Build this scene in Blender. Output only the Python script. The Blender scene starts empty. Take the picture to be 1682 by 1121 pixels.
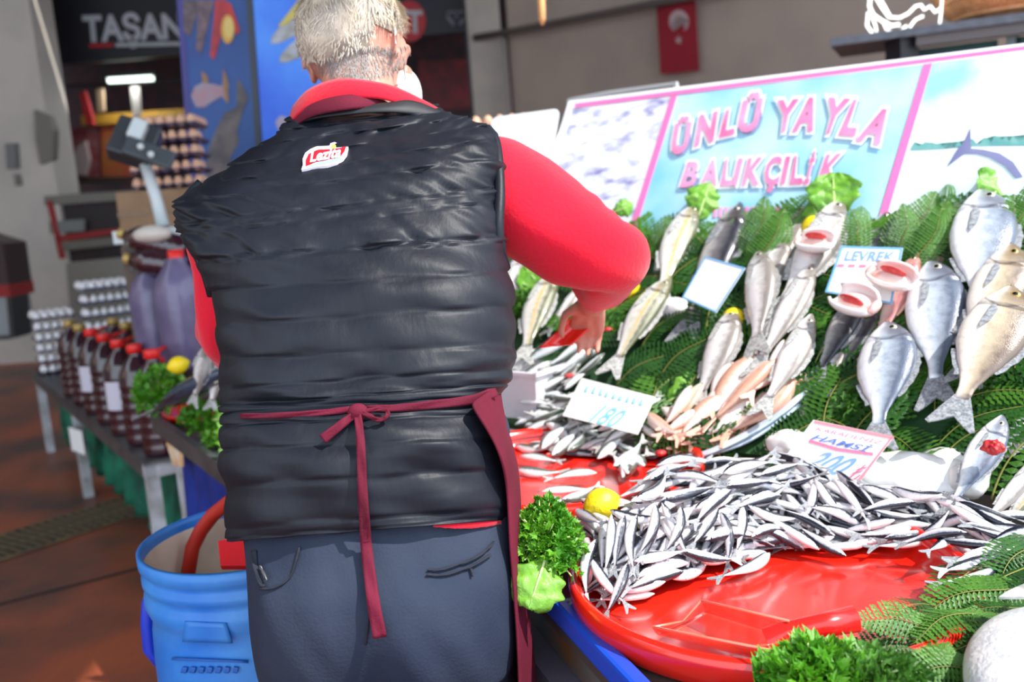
import bpy, bmesh, math, random
from mathutils import Vector, Matrix, noise
from mathutils.bvhtree import BVHTree
random.seed(7)
S = bpy.context.scene
COL = S.collection
F = 1500.0; CX = 841.0; CY = 560.5
PITCH = math.radians(8.9); ROLL = math.radians(4.3)
CAMH = 1.34
# ---------------------------------------------------------------- camera
cam_d = bpy.data.cameras.new('camera'); cam = bpy.data.objects.new('camera', cam_d); COL.objects.link(cam)
CM = Matrix.Translation((0, 0, CAMH)) @ Matrix.Rotation(math.pi/2 - PITCH, 4, 'X') @ Matrix.Rotation(-ROLL, 4, 'Z')
cam.matrix_world = CM
cam_d.sensor_width = 36.0; cam_d.lens = 36.0*F/1682.0
cam_d.clip_start = 0.05; cam_d.clip_end = 200
cam_d.dof.use_dof = True; cam_d.dof.focus_distance = 1.22; cam_d.dof.aperture_fstop = 3.6
S.camera = cam
# ---------------------------------------------------------------- world, sun, exposure
S.view_settings.view_transform = 'Standard'; S.view_settings.look = 'None'
S.view_settings.gamma = 1; S.view_settings.use_curve_mapping = False
S.view_settings.exposure = 0.45
w = bpy.data.worlds.new('sky'); S.world = w; w.use_nodes = True
bg = w.node_tree.nodes['Background']; bg.inputs[0].default_value = (0.74, 0.86, 1.0, 1); bg.inputs[1].default_value = 1.9
sd = bpy.data.lights.new('sun', 'SUN'); sd.energy = 5.0; sd.angle = math.radians(0.8); sd.color = (1, 0.955, 0.9)
sun = bpy.data.objects.new('sun', sd); COL.objects.link(sun)
SUNDIR = Vector((1.45, -0.75, 2.1)).normalized()
sun.rotation_euler = SUNDIR.to_track_quat('Z', 'Y').to_euler(); sun.location = SUNDIR*8
# ---------------------------------------------------------------- pixel -> point helpers
CO = Vector((0, 0, CAMH)); R3 = CM.to_3x3()
def ray(px, py): return R3 @ Vector(((px-CX)/F, -(py-CY)/F, -1.0))
def D(px, py, d): return CO + ray(px, py)*d
def Zp(px, py, z):
    r = ray(px, py); return CO + r*((z-CAMH)/r.z)
def PLh(px, py, pl):
    r = ray(px, py); p0, n = pl; return CO + r*((p0-CO).dot(n)/r.dot(n))
# ---------------------------------------------------------------- naming helpers
def tag(o, label, cat=None, group=None, kind=None):
    if label: o['label'] = label
    if cat: o['category'] = cat
    if group: o['group'] = group
    if kind: o['kind'] = kind
    return o
def thing(name, label, cat, loc=(0, 0, 0), group=None):
    o = bpy.data.objects.new(name, None); COL.objects.link(o); o.location = loc; o.empty_display_size = .05
    return tag(o, label, cat, group)
def link(name, me, m=None, parent=None, mw=None):
    o = bpy.data.objects.new(name, me); COL.objects.link(o)
    if m is not None and len(me.materials) == 0: me.materials.append(m)
    if mw is not None: o.matrix_basis = mw
    if parent is not None:
        o.parent = parent; o.matrix_parent_inverse = PM(parent).inverted(); KIDS.setdefault(parent.name, []).append(o)
    return o
def PM(o):
    return o.matrix_basis.copy() if o.parent is None else PM(o.parent) @ o.matrix_parent_inverse @ o.matrix_basis
def dup(root, mw=None, label=None, group=None):
    r = root.copy(); COL.objects.link(r)
    if mw is not None: r.matrix_basis = mw
    if label: r['label'] = label
    if group: r['group'] = group
    elif 'group' in r and group is not None: del r['group']
    def rec(a, b):
        for ch in KIDS.get(a.name, []):
            c = ch.copy(); COL.objects.link(c); c.parent = b; rec(ch, c)
    rec(root, r); return r
KIDS = {}
def mesh(name, vs, fs, smooth=True):
    me = bpy.data.meshes.new(name); me.from_pydata([tuple(v) for v in vs], [], fs); me.update()
    if smooth: me.polygons.foreach_set('use_smooth', [True]*len(me.polygons))
    return me
class MB:
    def __init__(s): s.v = []; s.f = []
    def add(s, vs, fs):
        b = len(s.v); s.v += [Vector(v) for v in vs]; s.f += [tuple(i+b for i in f) for f in fs]; return s
    def box(s, c, sx, sy, sz, rz=0, R=None):
        R = R or Matrix.Rotation(rz, 3, 'Z'); c = Vector(c)
        vs = [c + R @ Vector((x*sx/2, y*sy/2, z*sz/2)) for x in (-1, 1) for y in (-1, 1) for z in (-1, 1)]
        return s.add(vs, [(0,1,3,2),(4,6,7,5),(0,4,5,1),(2,3,7,6),(0,2,6,4),(1,5,7,3)])
    def prism(s, pts, off):   # closed polygon pts extruded by vector off
        n = len(pts); off = Vector(off); vs = [Vector(p) for p in pts] + [Vector(p)+off for p in pts]
        return s.add(vs, [tuple(range(n))[::-1], tuple(range(n, 2*n))] + [(i, (i+1) % n, n+(i+1) % n, n+i) for i in range(n)])
    def tube(s, pts, rad, nr=10, cap=True, flat=1.0):
        pts = [Vector(p) for p in pts]; n = len(pts)
        if not hasattr(rad, '__len__'): rad = [rad]*n
        t0 = (pts[1]-pts[0]).normalized(); up = Vector((0, 0, 1)) if abs(t0.z) < .9 else Vector((1, 0, 0))
        a = t0.cross(up).normalized(); vs = []; fs = []
        for i, p in enumerate(pts):
            t = (pts[min(i+1, n-1)] - pts[max(i-1, 0)]).normalized()
            a = (a - t*a.dot(t)).normalized(); b = t.cross(a)
            for k in range(nr):
                th = 2*math.pi*k/nr; vs.append(p + (a*math.cos(th) + b*math.sin(th)*flat)*rad[i])
        for i in range(n-1):
            for k in range(nr): fs.append((i*nr+k, i*nr+(k+1) % nr, (i+1)*nr+(k+1) % nr, (i+1)*nr+k))
        if cap: fs.append(tuple(range(nr))[::-1]); fs.append(tuple((n-1)*nr+k for k in range(nr)))
        return s.add(vs, fs)
    def lathe(s, prof, nr=24, M=None):   # prof [(r,z)]
        M = M or Matrix(); vs = []; fs = []
        for r, z in prof:
            for k in range(nr):
                th = 2*math.pi*k/nr; vs.append(M @ Vector((r*math.cos(th), r*math.sin(th), z)))
        for i in range(len(prof)-1):
            for k in range(nr): fs.append((i*nr+k, i*nr+(k+1) % nr, (i+1)*nr+(k+1) % nr, (i+1)*nr+k))
        return s.add(vs, fs)
    def sphere(s, c, r, nu=14, nv=9, M=None):
        M = M or Matrix.Identity(3); c = Vector(c)
        vs = [c + M @ Vector((0, 0, r))]; fs = []
        for j in range(1, nv):
            ph = math.pi*j/nv
            for k in range(nu):
                th = 2*math.pi*k/nu; vs.append(c + M @ Vector((r*math.sin(ph)*math.cos(th), r*math.sin(ph)*math.sin(th), r*math.cos(ph))))
        vs.append(c + M @ Vector((0, 0, -r)))
        for k in range(nu): fs.append((0, 1+k, 1+(k+1) % nu))
        for j in range(nv-2):
            for k in range(nu): a = 1+j*nu; fs.append((a+k, a+nu+k, a+nu+(k+1) % nu, a+(k+1) % nu))
        a = 1+(nv-2)*nu; L = len(vs)-1
        for k in range(nu): fs.append((a+k, L, a+(k+1) % nu))
        return s.add(vs, fs)
    def grid(s, P):   # P[i][j] points
        n = len(P); m = len(P[0])
        return s.add([p for r in P for p in r], [(i*m+j, i*m+j+1, (i+1)*m+j+1, (i+1)*m+j) for i in range(n-1) for j in range(m-1)])
    def me(s, name, smooth=True): return mesh(name, s.v, s.f, smooth)
    def build(s, name, m, parent=None, smooth=True): return link(name, s.me(name, smooth), m, parent)
def bevel(o, wd=.004, seg=2):
    md = o.modifiers.new('bevel', 'BEVEL'); md.width = wd; md.segments = seg; md.limit_method = 'ANGLE'; md.angle_limit = .6; return o
def solid(o, t, off=0):
    md = o.modifiers.new('solid', 'SOLIDIFY'); md.thickness = t; md.offset = off; return o
def struct(o, name=None): o['kind'] = 'structure'; return o
# ---------------------------------------------------------------- materials
def lin(c): return tuple(((x/255)/12.92 if x/255 <= .04045 else ((x/255+.055)/1.055)**2.4) for x in c) + (1,)
def mat(name, c, rough=.5, metal=0, c2=None, ns=8, bump=0, bs=40, coat=0, trans=0, spec=.5, emit=None, es=0, detail=4, lo=.35, hi=.65, alpha=1, sheen=0, coord='Object', stretch=None):
    m = bpy.data.materials.new(name); m.use_nodes = True; N = m.node_tree.nodes; L = m.node_tree.links
    b = N['Principled BSDF']; b.inputs['Base Color'].default_value = lin(c); b.inputs['Roughness'].default_value = rough
    b.inputs['Metallic'].default_value = metal; b.inputs['Coat Weight'].default_value = coat; b.inputs['Coat Roughness'].default_value = .08
    b.inputs['Transmission Weight'].default_value = trans; b.inputs['Specular IOR Level'].default_value = spec; b.inputs['Alpha'].default_value = alpha
    b.inputs['Sheen Weight'].default_value = sheen
    if emit: b.inputs['Emission Color'].default_value = lin(emit); b.inputs['Emission Strength'].default_value = es
    tc = None
    if c2 or bump:
        tc = N.new('ShaderNodeTexCoord').outputs[coord]
        if stretch:
            mp = N.new('ShaderNodeMapping'); mp.inputs['Scale'].default_value = stretch; L.new(tc, mp.inputs[0]); tc = mp.outputs[0]
    if c2:
        n = N.new('ShaderNodeTexNoise'); n.inputs['Scale'].default_value = ns; n.inputs['Detail'].default_value = detail; L.new(tc, n.inputs['Vector'])
        r = N.new('ShaderNodeValToRGB'); r.color_ramp.elements[0].position = lo; r.color_ramp.elements[1].position = hi
        r.color_ramp.elements[0].color = lin(c); r.color_ramp.elements[1].color = lin(c2); L.new(n.outputs['Fac'], r.inputs[0]); L.new(r.outputs[0], b.inputs['Base Color'])
    if bump:
        n2 = N.new('ShaderNodeTexNoise'); n2.inputs['Scale'].default_value = bs; n2.inputs['Detail'].default_value = 5; L.new(tc, n2.inputs['Vector'])
        bp = N.new('ShaderNodeBump'); bp.inputs['Strength'].default_value = bump; bp.inputs['Distance'].default_value = .01; L.new(n2.outputs['Fac'], bp.inputs['Height']); L.new(bp.outputs[0], b.inputs['Normal'])
    return m
def leafmat(name, c, c2, ns=12):
    m = mat(name, c, .38, c2=c2, ns=ns, bump=.25, bs=120, spec=.5)
    N = m.node_tree.nodes; L = m.node_tree.links; b = N['Principled BSDF']; out = N['Material Output']
    tr = N.new('ShaderNodeBsdfTranslucent'); mx = N.new('ShaderNodeMixShader'); mx.inputs[0].default_value = .3
    for l in list(b.inputs['Base Color'].links): L.new(l.from_socket, tr.inputs['Color'])
    L.new(b.outputs[0], mx.inputs[1]); L.new(tr.outputs[0], mx.inputs[2]); L.new(mx.outputs[0], out.inputs[0]); return m
def fishmat(name, belly, flank, back, head=None, sc=70, rough=.28, metal=.12, stripe=None, spots=.0, b0=.25, b1=.55, b2=.82):
    m = bpy.data.materials.new(name); m.use_nodes = True; N = m.node_tree.nodes; L = m.node_tree.links; b = N['Principled BSDF']
    uv = N.new('ShaderNodeUVMap'); sx = N.new('ShaderNodeSeparateXYZ'); L.new(uv.outputs[0], sx.inputs[0])
    tc = N.new('ShaderNodeTexCoord'); oi = N.new('ShaderNodeObjectInfo')
    ad = N.new('ShaderNodeVectorMath'); ad.operation = 'ADD'; L.new(tc.outputs['Object'], ad.inputs[0]); L.new(oi.outputs['Location'], ad.inputs[1])
    no = N.new('ShaderNodeTexNoise'); no.inputs['Scale'].default_value = 22; no.inputs['Detail'].default_value = 5; L.new(ad.outputs[0], no.inputs['Vector'])
    def math_(op, a, bb=0.0):
        n = N.new('ShaderNodeMath'); n.operation = op
        for i, x in enumerate((a, bb)):
            if isinstance(x, (int, float)): n.inputs[i].default_value = x
            else: L.new(x, n.inputs[i])
        return n.outputs[0]
    z = math_('ADD', sx.outputs['Y'], math_('MULTIPLY', math_('SUBTRACT', no.outputs['Fac'], .5), .22))
    r = N.new('ShaderNodeValToRGB'); e = r.color_ramp.elements; e[0].position = b0; e[0].color = lin(belly); e[1].position = b2; e[1].color = lin(back)
    x = e.new(b1); x.color = lin(flank)
    if stripe:
        x = e.new(b1+.09); x.color = lin(stripe); x = e.new(b1+.14); x.color = lin(flank)
    L.new(z, r.inputs[0]); colr = r.outputs[0]
    mx = N.new('ShaderNodeMix'); mx.data_type = 'RGBA'
    rr = N.new('ShaderNodeValToRGB'); rr.color_ramp.elements[0].position = .52; rr.color_ramp.elements[1].position = .72; L.new(no.outputs['Fac'], rr.inputs[0])
    L.new(math_('MULTIPLY', rr.outputs[0], .2), mx.inputs[0]); L.new(colr, mx.inputs[6]); mx.inputs[7].default_value = lin(tuple(int(c*.55) for c in flank)); colr = mx.outputs[2]
    if head:
        hr = N.new('ShaderNodeValToRGB'); hr.color_ramp.elements[0].position = .17; hr.color_ramp.elements[0].color = (1,1,1,1); hr.color_ramp.elements[1].position = .27; hr.color_ramp.elements[1].color = (0,0,0,1)
        L.new(math_('ADD', sx.outputs['X'], math_('MULTIPLY', math_('SUBTRACT', no.outputs['Fac'], .5), .12)), hr.inputs[0])
        m2 = N.new('ShaderNodeMix'); m2.data_type = 'RGBA'
        zr = N.new('ShaderNodeValToRGB'); zr.color_ramp.elements[0].position = .3; zr.color_ramp.elements[1].position = .62; L.new(sx.outputs['Y'], zr.inputs[0])
        L.new(math_('MULTIPLY', math_('MULTIPLY', hr.outputs[0], zr.outputs[0]), .8), m2.inputs[0]); L.new(colr, m2.inputs[6]); m2.inputs[7].default_value = lin(head); colr = m2.outputs[2]
        # dark edge of the gill cover
        g = math_('ABSOLUTE', math_('SUBTRACT', sx.outputs['X'], math_('ADD', .245, math_('MULTIPLY', math_('POWER', math_('ABSOLUTE', math_('SUBTRACT', sx.outputs['Y'], .5)), 2.0), -.35))))
        gr = N.new('ShaderNodeValToRGB'); gr.color_ramp.elements[0].position = 0; gr.color_ramp.elements[0].color = (1,1,1,1); gr.color_ramp.elements[1].position = .012; gr.color_ramp.elements[1].color = (0,0,0,1); L.new(g, gr.inputs[0])
        m3 = N.new('ShaderNodeMix'); m3.data_type = 'RGBA'; L.new(math_('MULTIPLY', gr.outputs[0], .75), m3.inputs[0]); L.new(colr, m3.inputs[6]); m3.inputs[7].default_value = lin((60, 45, 45)); colr = m3.outputs[2]
    L.new(colr, b.inputs['Base Color']); b.inputs['Roughness'].default_value = rough; b.inputs['Metallic'].default_value = metal; b.inputs['Coat Weight'].default_value = .6; b.inputs['Coat Roughness'].default_value = .12
    vo = N.new('ShaderNodeTexVoronoi'); vo.inputs['Scale'].default_value = sc; mp = N.new('ShaderNodeMapping'); mp.inputs['Scale'].default_value = (2.4, 1, 1); L.new(uv.outputs[0], mp.inputs[0]); L.new(mp.outputs[0], vo.inputs['Vector'])
    bp = N.new('ShaderNodeBump'); bp.inputs['Strength'].default_value = .18; bp.inputs['Distance'].default_value = .003; L.new(vo.outputs['Distance'], bp.inputs['Height']); L.new(bp.outputs[0], b.inputs['Normal'])
    return m
MT = {}
MT['black_q'] = mat('quilted black nylon', (17, 21, 30), .5, c2=(25, 29, 38), ns=6, bump=.12, bs=60, spec=.28, stretch=(1, 1, .35))
MT['black_trim'] = mat('black trim', (24, 26, 32), .6)
MT['red_fleece'] = mat('red jersey', (222, 22, 50), .85, c2=(205, 18, 44), ns=5, bump=.15, bs=150, sheen=.2, spec=.2)
MT['maroon'] = mat('maroon cotton', (104, 24, 46), .8, c2=(84, 18, 36), ns=8, bump=.15, bs=300, spec=.2)
MT['trouser'] = mat('grey blue wool', (36, 44, 62), .85, c2=(50, 57, 72), ns=5, bump=.15, bs=260, spec=.2)
MT['skin'] = mat('skin', (206, 150, 128), .5, c2=(190, 120, 100), ns=12, bump=.1, bs=120)
MT['hair'] = mat('grey white hair', (206, 190, 168), .55, c2=(150, 140, 130), ns=30, spec=.4)
MT['white_cloth'] = mat('white mask cloth', (235, 240, 245), .8)
MT['red_p'] = mat('red plastic', (236, 38, 22), .2, c2=(226, 30, 18), ns=5, coat=.5, bump=.05, bs=8)
MT['red_scoop'] = mat('clear red plastic', (255, 96, 74), .12, coat=.6, alpha=.62)
MT['blue_barrel'] = mat('blue barrel plastic', (28, 112, 200), .38, c2=(60, 138, 212), ns=9, bump=.12, bs=30)
MT['cream'] = mat('stained cream plastic', (214, 196, 176), .6, c2=(180, 150, 124), ns=6)
MT['dkblue'] = mat('dark blue plastic', (20, 52, 150), .45)
MT['metal'] = mat('dull steel', (120, 122, 124), .4, .7, c2=(96, 96, 98), ns=14)
MT['white_metal'] = mat('white painted steel', (196, 200, 206), .45, c2=(150, 148, 146), ns=12)
MT['lemon'] = mat('lemon peel', (250, 214, 20), .35, c2=(252, 222, 40), ns=10, bump=.25, bs=160)
MT['fern'] = leafmat('fern green', (50, 98, 30), (88, 140, 48), 6)
MT['fern_dk'] = leafmat('dark fern green', (30, 72, 28), (56, 106, 40), 6)
MT['stem'] = mat('fern stem', (120, 122, 50), .6)
MT['parsley'] = leafmat('parsley green', (64, 138, 26), (112, 176, 44), 14)
MT['leaf'] = leafmat('radish leaf green', (104, 168, 48), (142, 196, 78), 16)
MT['leafrib'] = mat('leaf rib', (196, 216, 140), .5)
MT['white_b'] = mat('white board', (240, 242, 244), .4)
MT['paper'] = mat('white card', (246, 247, 246), .5)
MT['eyew'] = mat('fish eye silver', (206, 200, 180), .2, .3)
MT['eyeg'] = mat('fish eye gold', (190, 160, 80), .2, .3)
MT['pupil'] = mat('pupil', (8, 8, 12), .08)
MT['gillred'] = mat('raw gill', (170, 24, 34), .3, c2=(210, 70, 66), ns=60, bump=.4, bs=200)
MT['flesh'] = mat('pink flesh', (230, 170, 160), .3, c2=(236, 214, 206), ns=30, coat=.4)
MT['fin'] = mat('fin', (206, 206, 200), .35, c2=(140, 140, 140), ns=60, alpha=.92)
MT['findk'] = mat('dark fin', (104, 108, 114), .35, c2=(160, 162, 164), ns=60)
MT['finpink'] = mat('pink fin', (232, 170, 140), .35, c2=(240, 200, 180), ns=60)
MT['mouth'] = mat('mouth', (70, 30, 30), .4)
MT['f_bream'] = fishmat('sea bream skin', (236, 236, 238), (176, 186, 198), (84, 94, 112), head=(92, 92, 104), sc=60)
MT['f_breamg'] = fishmat('golden sea bream skin', (236, 228, 216), (196, 178, 152), (112, 96, 84), head=(116, 92, 60), sc=60)
MT['f_bass'] = fishmat('sea bass skin', (250, 246, 244), (238, 234, 232), (138, 130, 124), head=(120, 110, 100), sc=80)
MT['f_bassdk'] = fishmat('dark sea bass skin', (214, 210, 206), (122, 120, 122), (40, 42, 50), head=(60, 54, 52), sc=80)
MT['f_olive'] = fishmat('olive fish skin', (232, 228, 222), (196, 192, 176), (96, 98, 72), head=(116, 112, 84), sc=90, stripe=(214, 178, 96))
MT['f_pink'] = fishmat('pinkish fish skin', (244, 224, 218), (234, 190, 182), (190, 130, 128), head=(200, 130, 120), sc=70)
MT['f_mullet'] = fishmat('red mullet skin', (250, 238, 232), (242, 214, 198), (212, 158, 134), sc=60)
MT['f_mack'] = fishmat('small mackerel skin', (240, 242, 242), (206, 212, 214), (74, 82, 72), sc=70, b1=.5, b2=.72)
MT['f_anch'] = fishmat('anchovy skin', (246, 240, 240), (204, 206, 220), (30, 33, 46), sc=60, rough=.22, metal=.3, b0=.30, b1=.56, b2=.72)
MT['f_bonito'] = fishmat('bonito skin', (240, 242, 246), (170, 182, 200), (44, 60, 84), sc=90, b0=.3, b1=.5, b2=.6)
MT['f_pale'] = fishmat('pale fish skin', (244, 240, 236), (226, 226, 222), (190, 194, 196), sc=30, rough=.4, metal=.05)
# ================================================================ surfaces
def flat_on(name, pts, pl, lift, m, parent, t=.0015):
    """a thin printed or cut piece lying on a plane, given by its outline"""
    n = pl[1]; P = [PLh(x, y, (pl[0]+n*lift, n)) for x, y in pts]
    me = bpy.data.meshes.new(name); bm = bmesh.new()
    vs = [bm.verts.new(p) for p in P]; f = bm.faces.new(vs); bmesh.ops.triangulate(bm, faces=[f])
    g = bmesh.ops.extrude_face_region(bm, geom=bm.faces[:]); vv = [e for e in g['geom'] if isinstance(e, bmesh.types.BMVert)]
    bmesh.ops.translate(bm, verts=vv, vec=-n*t); bmesh.ops.recalc_face_normals(bm, faces=bm.faces[:]); bm.to_mesh(me); bm.free()
    return link(name, me, m, parent)
def text2d(s, off=.0, shear=0, res=3):
    cu = bpy.data.curves.new('t', 'FONT'); cu.body = s; cu.offset = off; cu.shear = shear; cu.resolution_u = res; cu.fill_mode = 'FRONT'
    o = bpy.data.objects.new('t', cu); COL.objects.link(o); dg = bpy.context.evaluated_depsgraph_get(); dg.update()
    me = bpy.data.meshes.new_from_object(o.evaluated_get(dg)); vs = [v.co.copy() for v in me.vertices]; fs = [tuple(p.vertices) for p in me.polygons]
    bpy.data.objects.remove(o); bpy.data.curves.remove(cu); bpy.data.meshes.remove(me); return vs, fs
def text_on(name, s, quad, pl, lift, m, parent, off=.02, shear=0, base=None):
    """quad TL,TR,BR,BL in photo pixels, the box of the lettering on plane pl"""
    vs, fs = text2d(s, off, shear)
    b = base or (min(v.x for v in vs), max(v.x for v in vs), min(v.y for v in vs), max(v.y for v in vs))
    TL, TR, BR, BL = [PLh(x, y, (pl[0]+pl[1]*lift, pl[1])) for x, y in quad]; out = []
    for v in vs:
        u = (v.x-b[0])/(b[1]-b[0]); t = (v.y-b[2])/(b[3]-b[2])
        out.append((BL*(1-u)+BR*u)*(1-t) + (TL*(1-u)+TR*u)*t)
    o = link(name, mesh(name, out, fs, False), m, parent); return b
def vplane(p, dirxy):   # vertical plane through p containing horizontal dir, normal toward camera
    d = Vector((dirxy[0], dirxy[1], 0)).normalized(); n = Vector((d.y, -d.x, 0))
    if n.dot(CO-p) < 0: n = -n
    return (p, n)
beta = math.radians(40); U = Vector((math.cos(beta), -math.sin(beta), 0)); BK = Vector((math.sin(beta), math.cos(beta), 0))
bA = Zp(1100, 395, 1.205); bB = Zp(1300, 740, .845)
bn = U.cross(bA-bB).normalized(); bn = bn if bn.z > 0 else -bn
BED = (bB, bn)
UPS = (bn.cross(U)); UPS = UPS if UPS.z > 0 else -UPS
# board: stands on the upper edge of the bed, leaning back
lean = math.radians(56); nb = (BK*-math.sin(lean) + Vector((0, 0, math.cos(lean)))).normalized()
BOARD = (bA + nb*.0, nb)
# ================================================================ setting
fl = mat('wet terracotta floor paint', (84, 62, 56), .42, c2=(168, 84, 50), ns=1.3, bump=.35, bs=14, lo=.40, hi=.62, spec=.5)
floor = MB().box((1, 5.2, -.05), 16, 17, .1).build('floor', fl, None, False); struct(floor)
wallm = mat('beige wall paint', (184, 168, 154), .85, c2=(172, 158, 146), ns=1.5)
pw = D(835, 60, 9.6); pe = D(1682, 20, 6.4); dw = (pe-pw); dw.z = 0; dw.normalize(); WP = vplane(pw, dw)
def wallbox(name, px0, px1, pl, z0, z1, t, m):
    a = PLh(px0, 100, pl); b = PLh(px1, 100, pl); a.z = b.z = z0; d = (b-a)
    return struct(MB().prism([a, b, b+Vector((0, 0, z1-z0)), a+Vector((0, 0, z1-z0))], -pl[1]*t).build(name, m, None, False))
wallbox('wall_right', 838, 2400, WP, 0, 4.9, .15, wallm)
pilm = mat('grey pillar plaster', (182, 172, 160), .8, c2=(168, 160, 150), ns=3)
SP = vplane(D(400, 60, 10.2), (1, -.03))            # the butcher's front
def zbox(name, x0, x1, pl, zlo, zhi, t, m, parent=None, lift=0):
    a = PLh(x0, 100, pl) + pl[1]*lift; b = PLh(x1, 100, pl) + pl[1]*lift; a.z = b.z = zlo
    return MB().prism([a, b, b+Vector((0, 0, zhi-zlo)), a+Vector((0, 0, zhi-zlo))], -pl[1]*t).build(name, m, parent, False)
struct(zbox('trim_1', 776, 826, SP, 0, 4.9, .4, pilm, lift=.5)); bpy.data.objects['trim_1']['label'] = 'grey plastered pillar beside the dark shop front'
struct(zbox('trim_2', -140, 62, vplane(D(30, 100, 9.2), (1, 0)), 0, 4.9, .5, mat('pale pillar plaster', (206, 198, 186), .8, c2=(194, 188, 178), ns=2, bump=.2)))
bpy.data.objects['trim_2']['label'] = 'pale plastered pillar at the left edge with a small grey switch box'
dark = mat('dark shop interior', (26, 22, 26), .7); darkt = mat('dark tiled wall', (70, 34, 38), .6, c2=(40, 30, 36), ns=6)
back = D(400, 100, 12.5)
bkw = zbox('wall_back', -400, 1000, vplane(back, (1, 0)), 0, 4.9, .1, darkt); struct(bkw)
ceil = MB().box((-1.0, 11.6, 4.95), 18, 4.6, .1).build('ceiling', dark, None, False); struct(ceil)
# unseen roof slabs, added to shade the back and left of the scene
roofm = mat('shade roof sheet', (120, 122, 126), .7)
rf = MB().box((2.0, 6.2, 5.0), 20, 6.0, .06).box((-1.42, .7, 5.0), 7.0, 5.0, .06).build('ceiling_shade_roof', roofm, None, False); struct(rf)
struct(MB().box((-7.2, 5, 2.45), .1, 14, 4.9).build('wall_left', wallm, None, False))
# floor joints and drain
jm = mat('floor joint', (44, 34, 32), .7)
def ground_strip(name, a, b, wdt, z, m, parent=None, h=.006):
    A = Zp(*a, 0); B = Zp(*b, 0); d = (B-A).normalized(); n = Vector((-d.y, d.x, 0))*wdt/2
    return MB().prism([A-n+Vector((0,0,z)), B-n+Vector((0,0,z)), B+n+Vector((0,0,z)), A+n+Vector((0,0,z))], (0, 0, h)).build(name, m, parent, False)
struct(ground_strip('trim_3', (-60, 1010), (250, 930), .012, .0005, jm)).__setitem__('label', 'dark joint line across the terracotta floor')
A0 = Zp(-40, 915, 0); B0 = Zp(240, 825, 0); dd = (B0-A0).normalized(); nn = Vector((-dd.y, dd.x, 0))
gr = thing('floor_drain', 'dark slotted steel drain grate set into the floor at left', 'drain', (A0+B0)/2)
ground_strip('channel', (-40, 915), (240, 825), .30, .001, mat('drain dark', (14, 12, 12), .6), gr, .002)
ironm = mat('worn iron', (92, 82, 72), .5, .4, c2=(140, 124, 90), ns=20)
for s_ in (-1, 1):
    MB().prism([A0+nn*s_*.155+Vector((0,0,.003)), B0+nn*s_*.155+Vector((0,0,.003)), B0+nn*s_*.175+Vector((0,0,.003)), A0+nn*s_*.175+Vector((0,0,.003))], (0, 0, .008)).build('rim', ironm, gr, False)
nb_ = int((B0-A0).length/.042); sl = None
bar = MB().box((0, 0, 0), .016, .30, .01).me('bar', False); bar.materials.append(ironm)
for i in range(nb_):
    p = A0 + dd*(.02+.042*i) + Vector((0, 0, .008)); link('bar', bar, None, gr, Matrix.Translation(p) @ Matrix.Rotation(math.atan2(dd.y, dd.x)+.15, 4, 'Z'))
# ================================================================ butcher's shop front at left back
shop = thing('shop_fascia', 'black shop fascia lettered in white with round red badge and emblems', 'sign', PLh(400, 60, SP))
zt = PLh(400, 130, SP).z; zb = PLh(400, 100, SP).z
fbl = mat('black fascia', (22, 22, 30), .5)
def zat(px, py, pl): return PLh(px, py, pl).z
zlo = zat(200, 98, SP)
zbox('panel', 20, 790, SP, zlo, 4.8, .12, fbl, shop)
letm = mat('white letters', (176, 178, 184), .5); redl = mat('red badge', (176, 26, 34), .5); whl = mat('grey white print', (120, 124, 134), .6)
text_on('lettering', 'TAŞANLAR', [(134, 22), (392, 16), (396, 72), (140, 82)], SP, .03, letm, shop, off=.035)
flat_on('underline', [(146, 72), (186, 71), (186, 77), (147, 78)], SP, .03, redl, shop)
flat_on('underline', [(190, 71), (330, 68), (331, 74), (190, 77)], SP, .03, letm, shop)
flat_on('round_badge', [(672+28*math.cos(a*.314), 35+34*math.sin(a*.314)) for a in range(20)], SP, .03, redl, shop)
text_on('lettering', 'ET', [(650, 17), (694, 17), (695, 54), (651, 56)], SP, .04, letm, shop, off=.03)
def emblem(cx, cy, s):
    flat_on('emblem', [(cx-18*s, cy-7*s), (cx-22*s, cy-3*s), (cx-8*s, cy+16*s), (cx-3*s, cy+10*s)], SP, .03, whl, shop)
    flat_on('emblem', [(cx+18*s, cy-7*s), (cx+22*s, cy-3*s), (cx+8*s, cy+16*s), (cx+3*s, cy+10*s)], SP, .03, whl, shop)
    flat_on('emblem', [(cx-20*s, cy-14*s), (cx+20*s, cy-16*s), (cx+20*s, cy-12*s), (cx-20*s, cy-10*s)], SP, .03, whl, shop)
    flat_on('emblem', [(cx-5*s, cy-6*s), (cx+5*s, cy-6*s), (cx, cy+2*s)], SP, .03, whl, shop)
emblem(56, 36, 1.0); emblem(750, 30, .8)
# side posts of the shop
struct(zbox('trim_4', 28, 42, SP, 0, 4.8, .1, mat('steel frame dark', (40, 44, 46), .4), lift=.06))
struct(zbox('trim_5', 768, 780, SP, 0, 4.8, .1, bpy.data.materials['steel frame dark'], lift=.06))
# lamp tube inside
lp = D(215, 131, 10.8); lm = mat('lit tube', (235, 245, 235), .4, emit=(225, 245, 235), es=2.6)
t = thing('ceiling_lamp', 'lit white tube lamp inside the dark butcher shop', 'lamp', lp)
MB().box(lp, .5, .12, .05, .1).build('diffuser', lm, t, False); MB().box(lp+Vector((0, 0, .05)), .56, .16, .04, .1).build('housing', fbl, t, False)
al = bpy.data.lights.new('shop_lamp_light', 'AREA'); al.energy = 14; al.size = .5; alo = bpy.data.objects.new('shop_lamp_light', al); COL.objects.link(alo); alo.location = lp - Vector((0, 0, .06))
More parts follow.
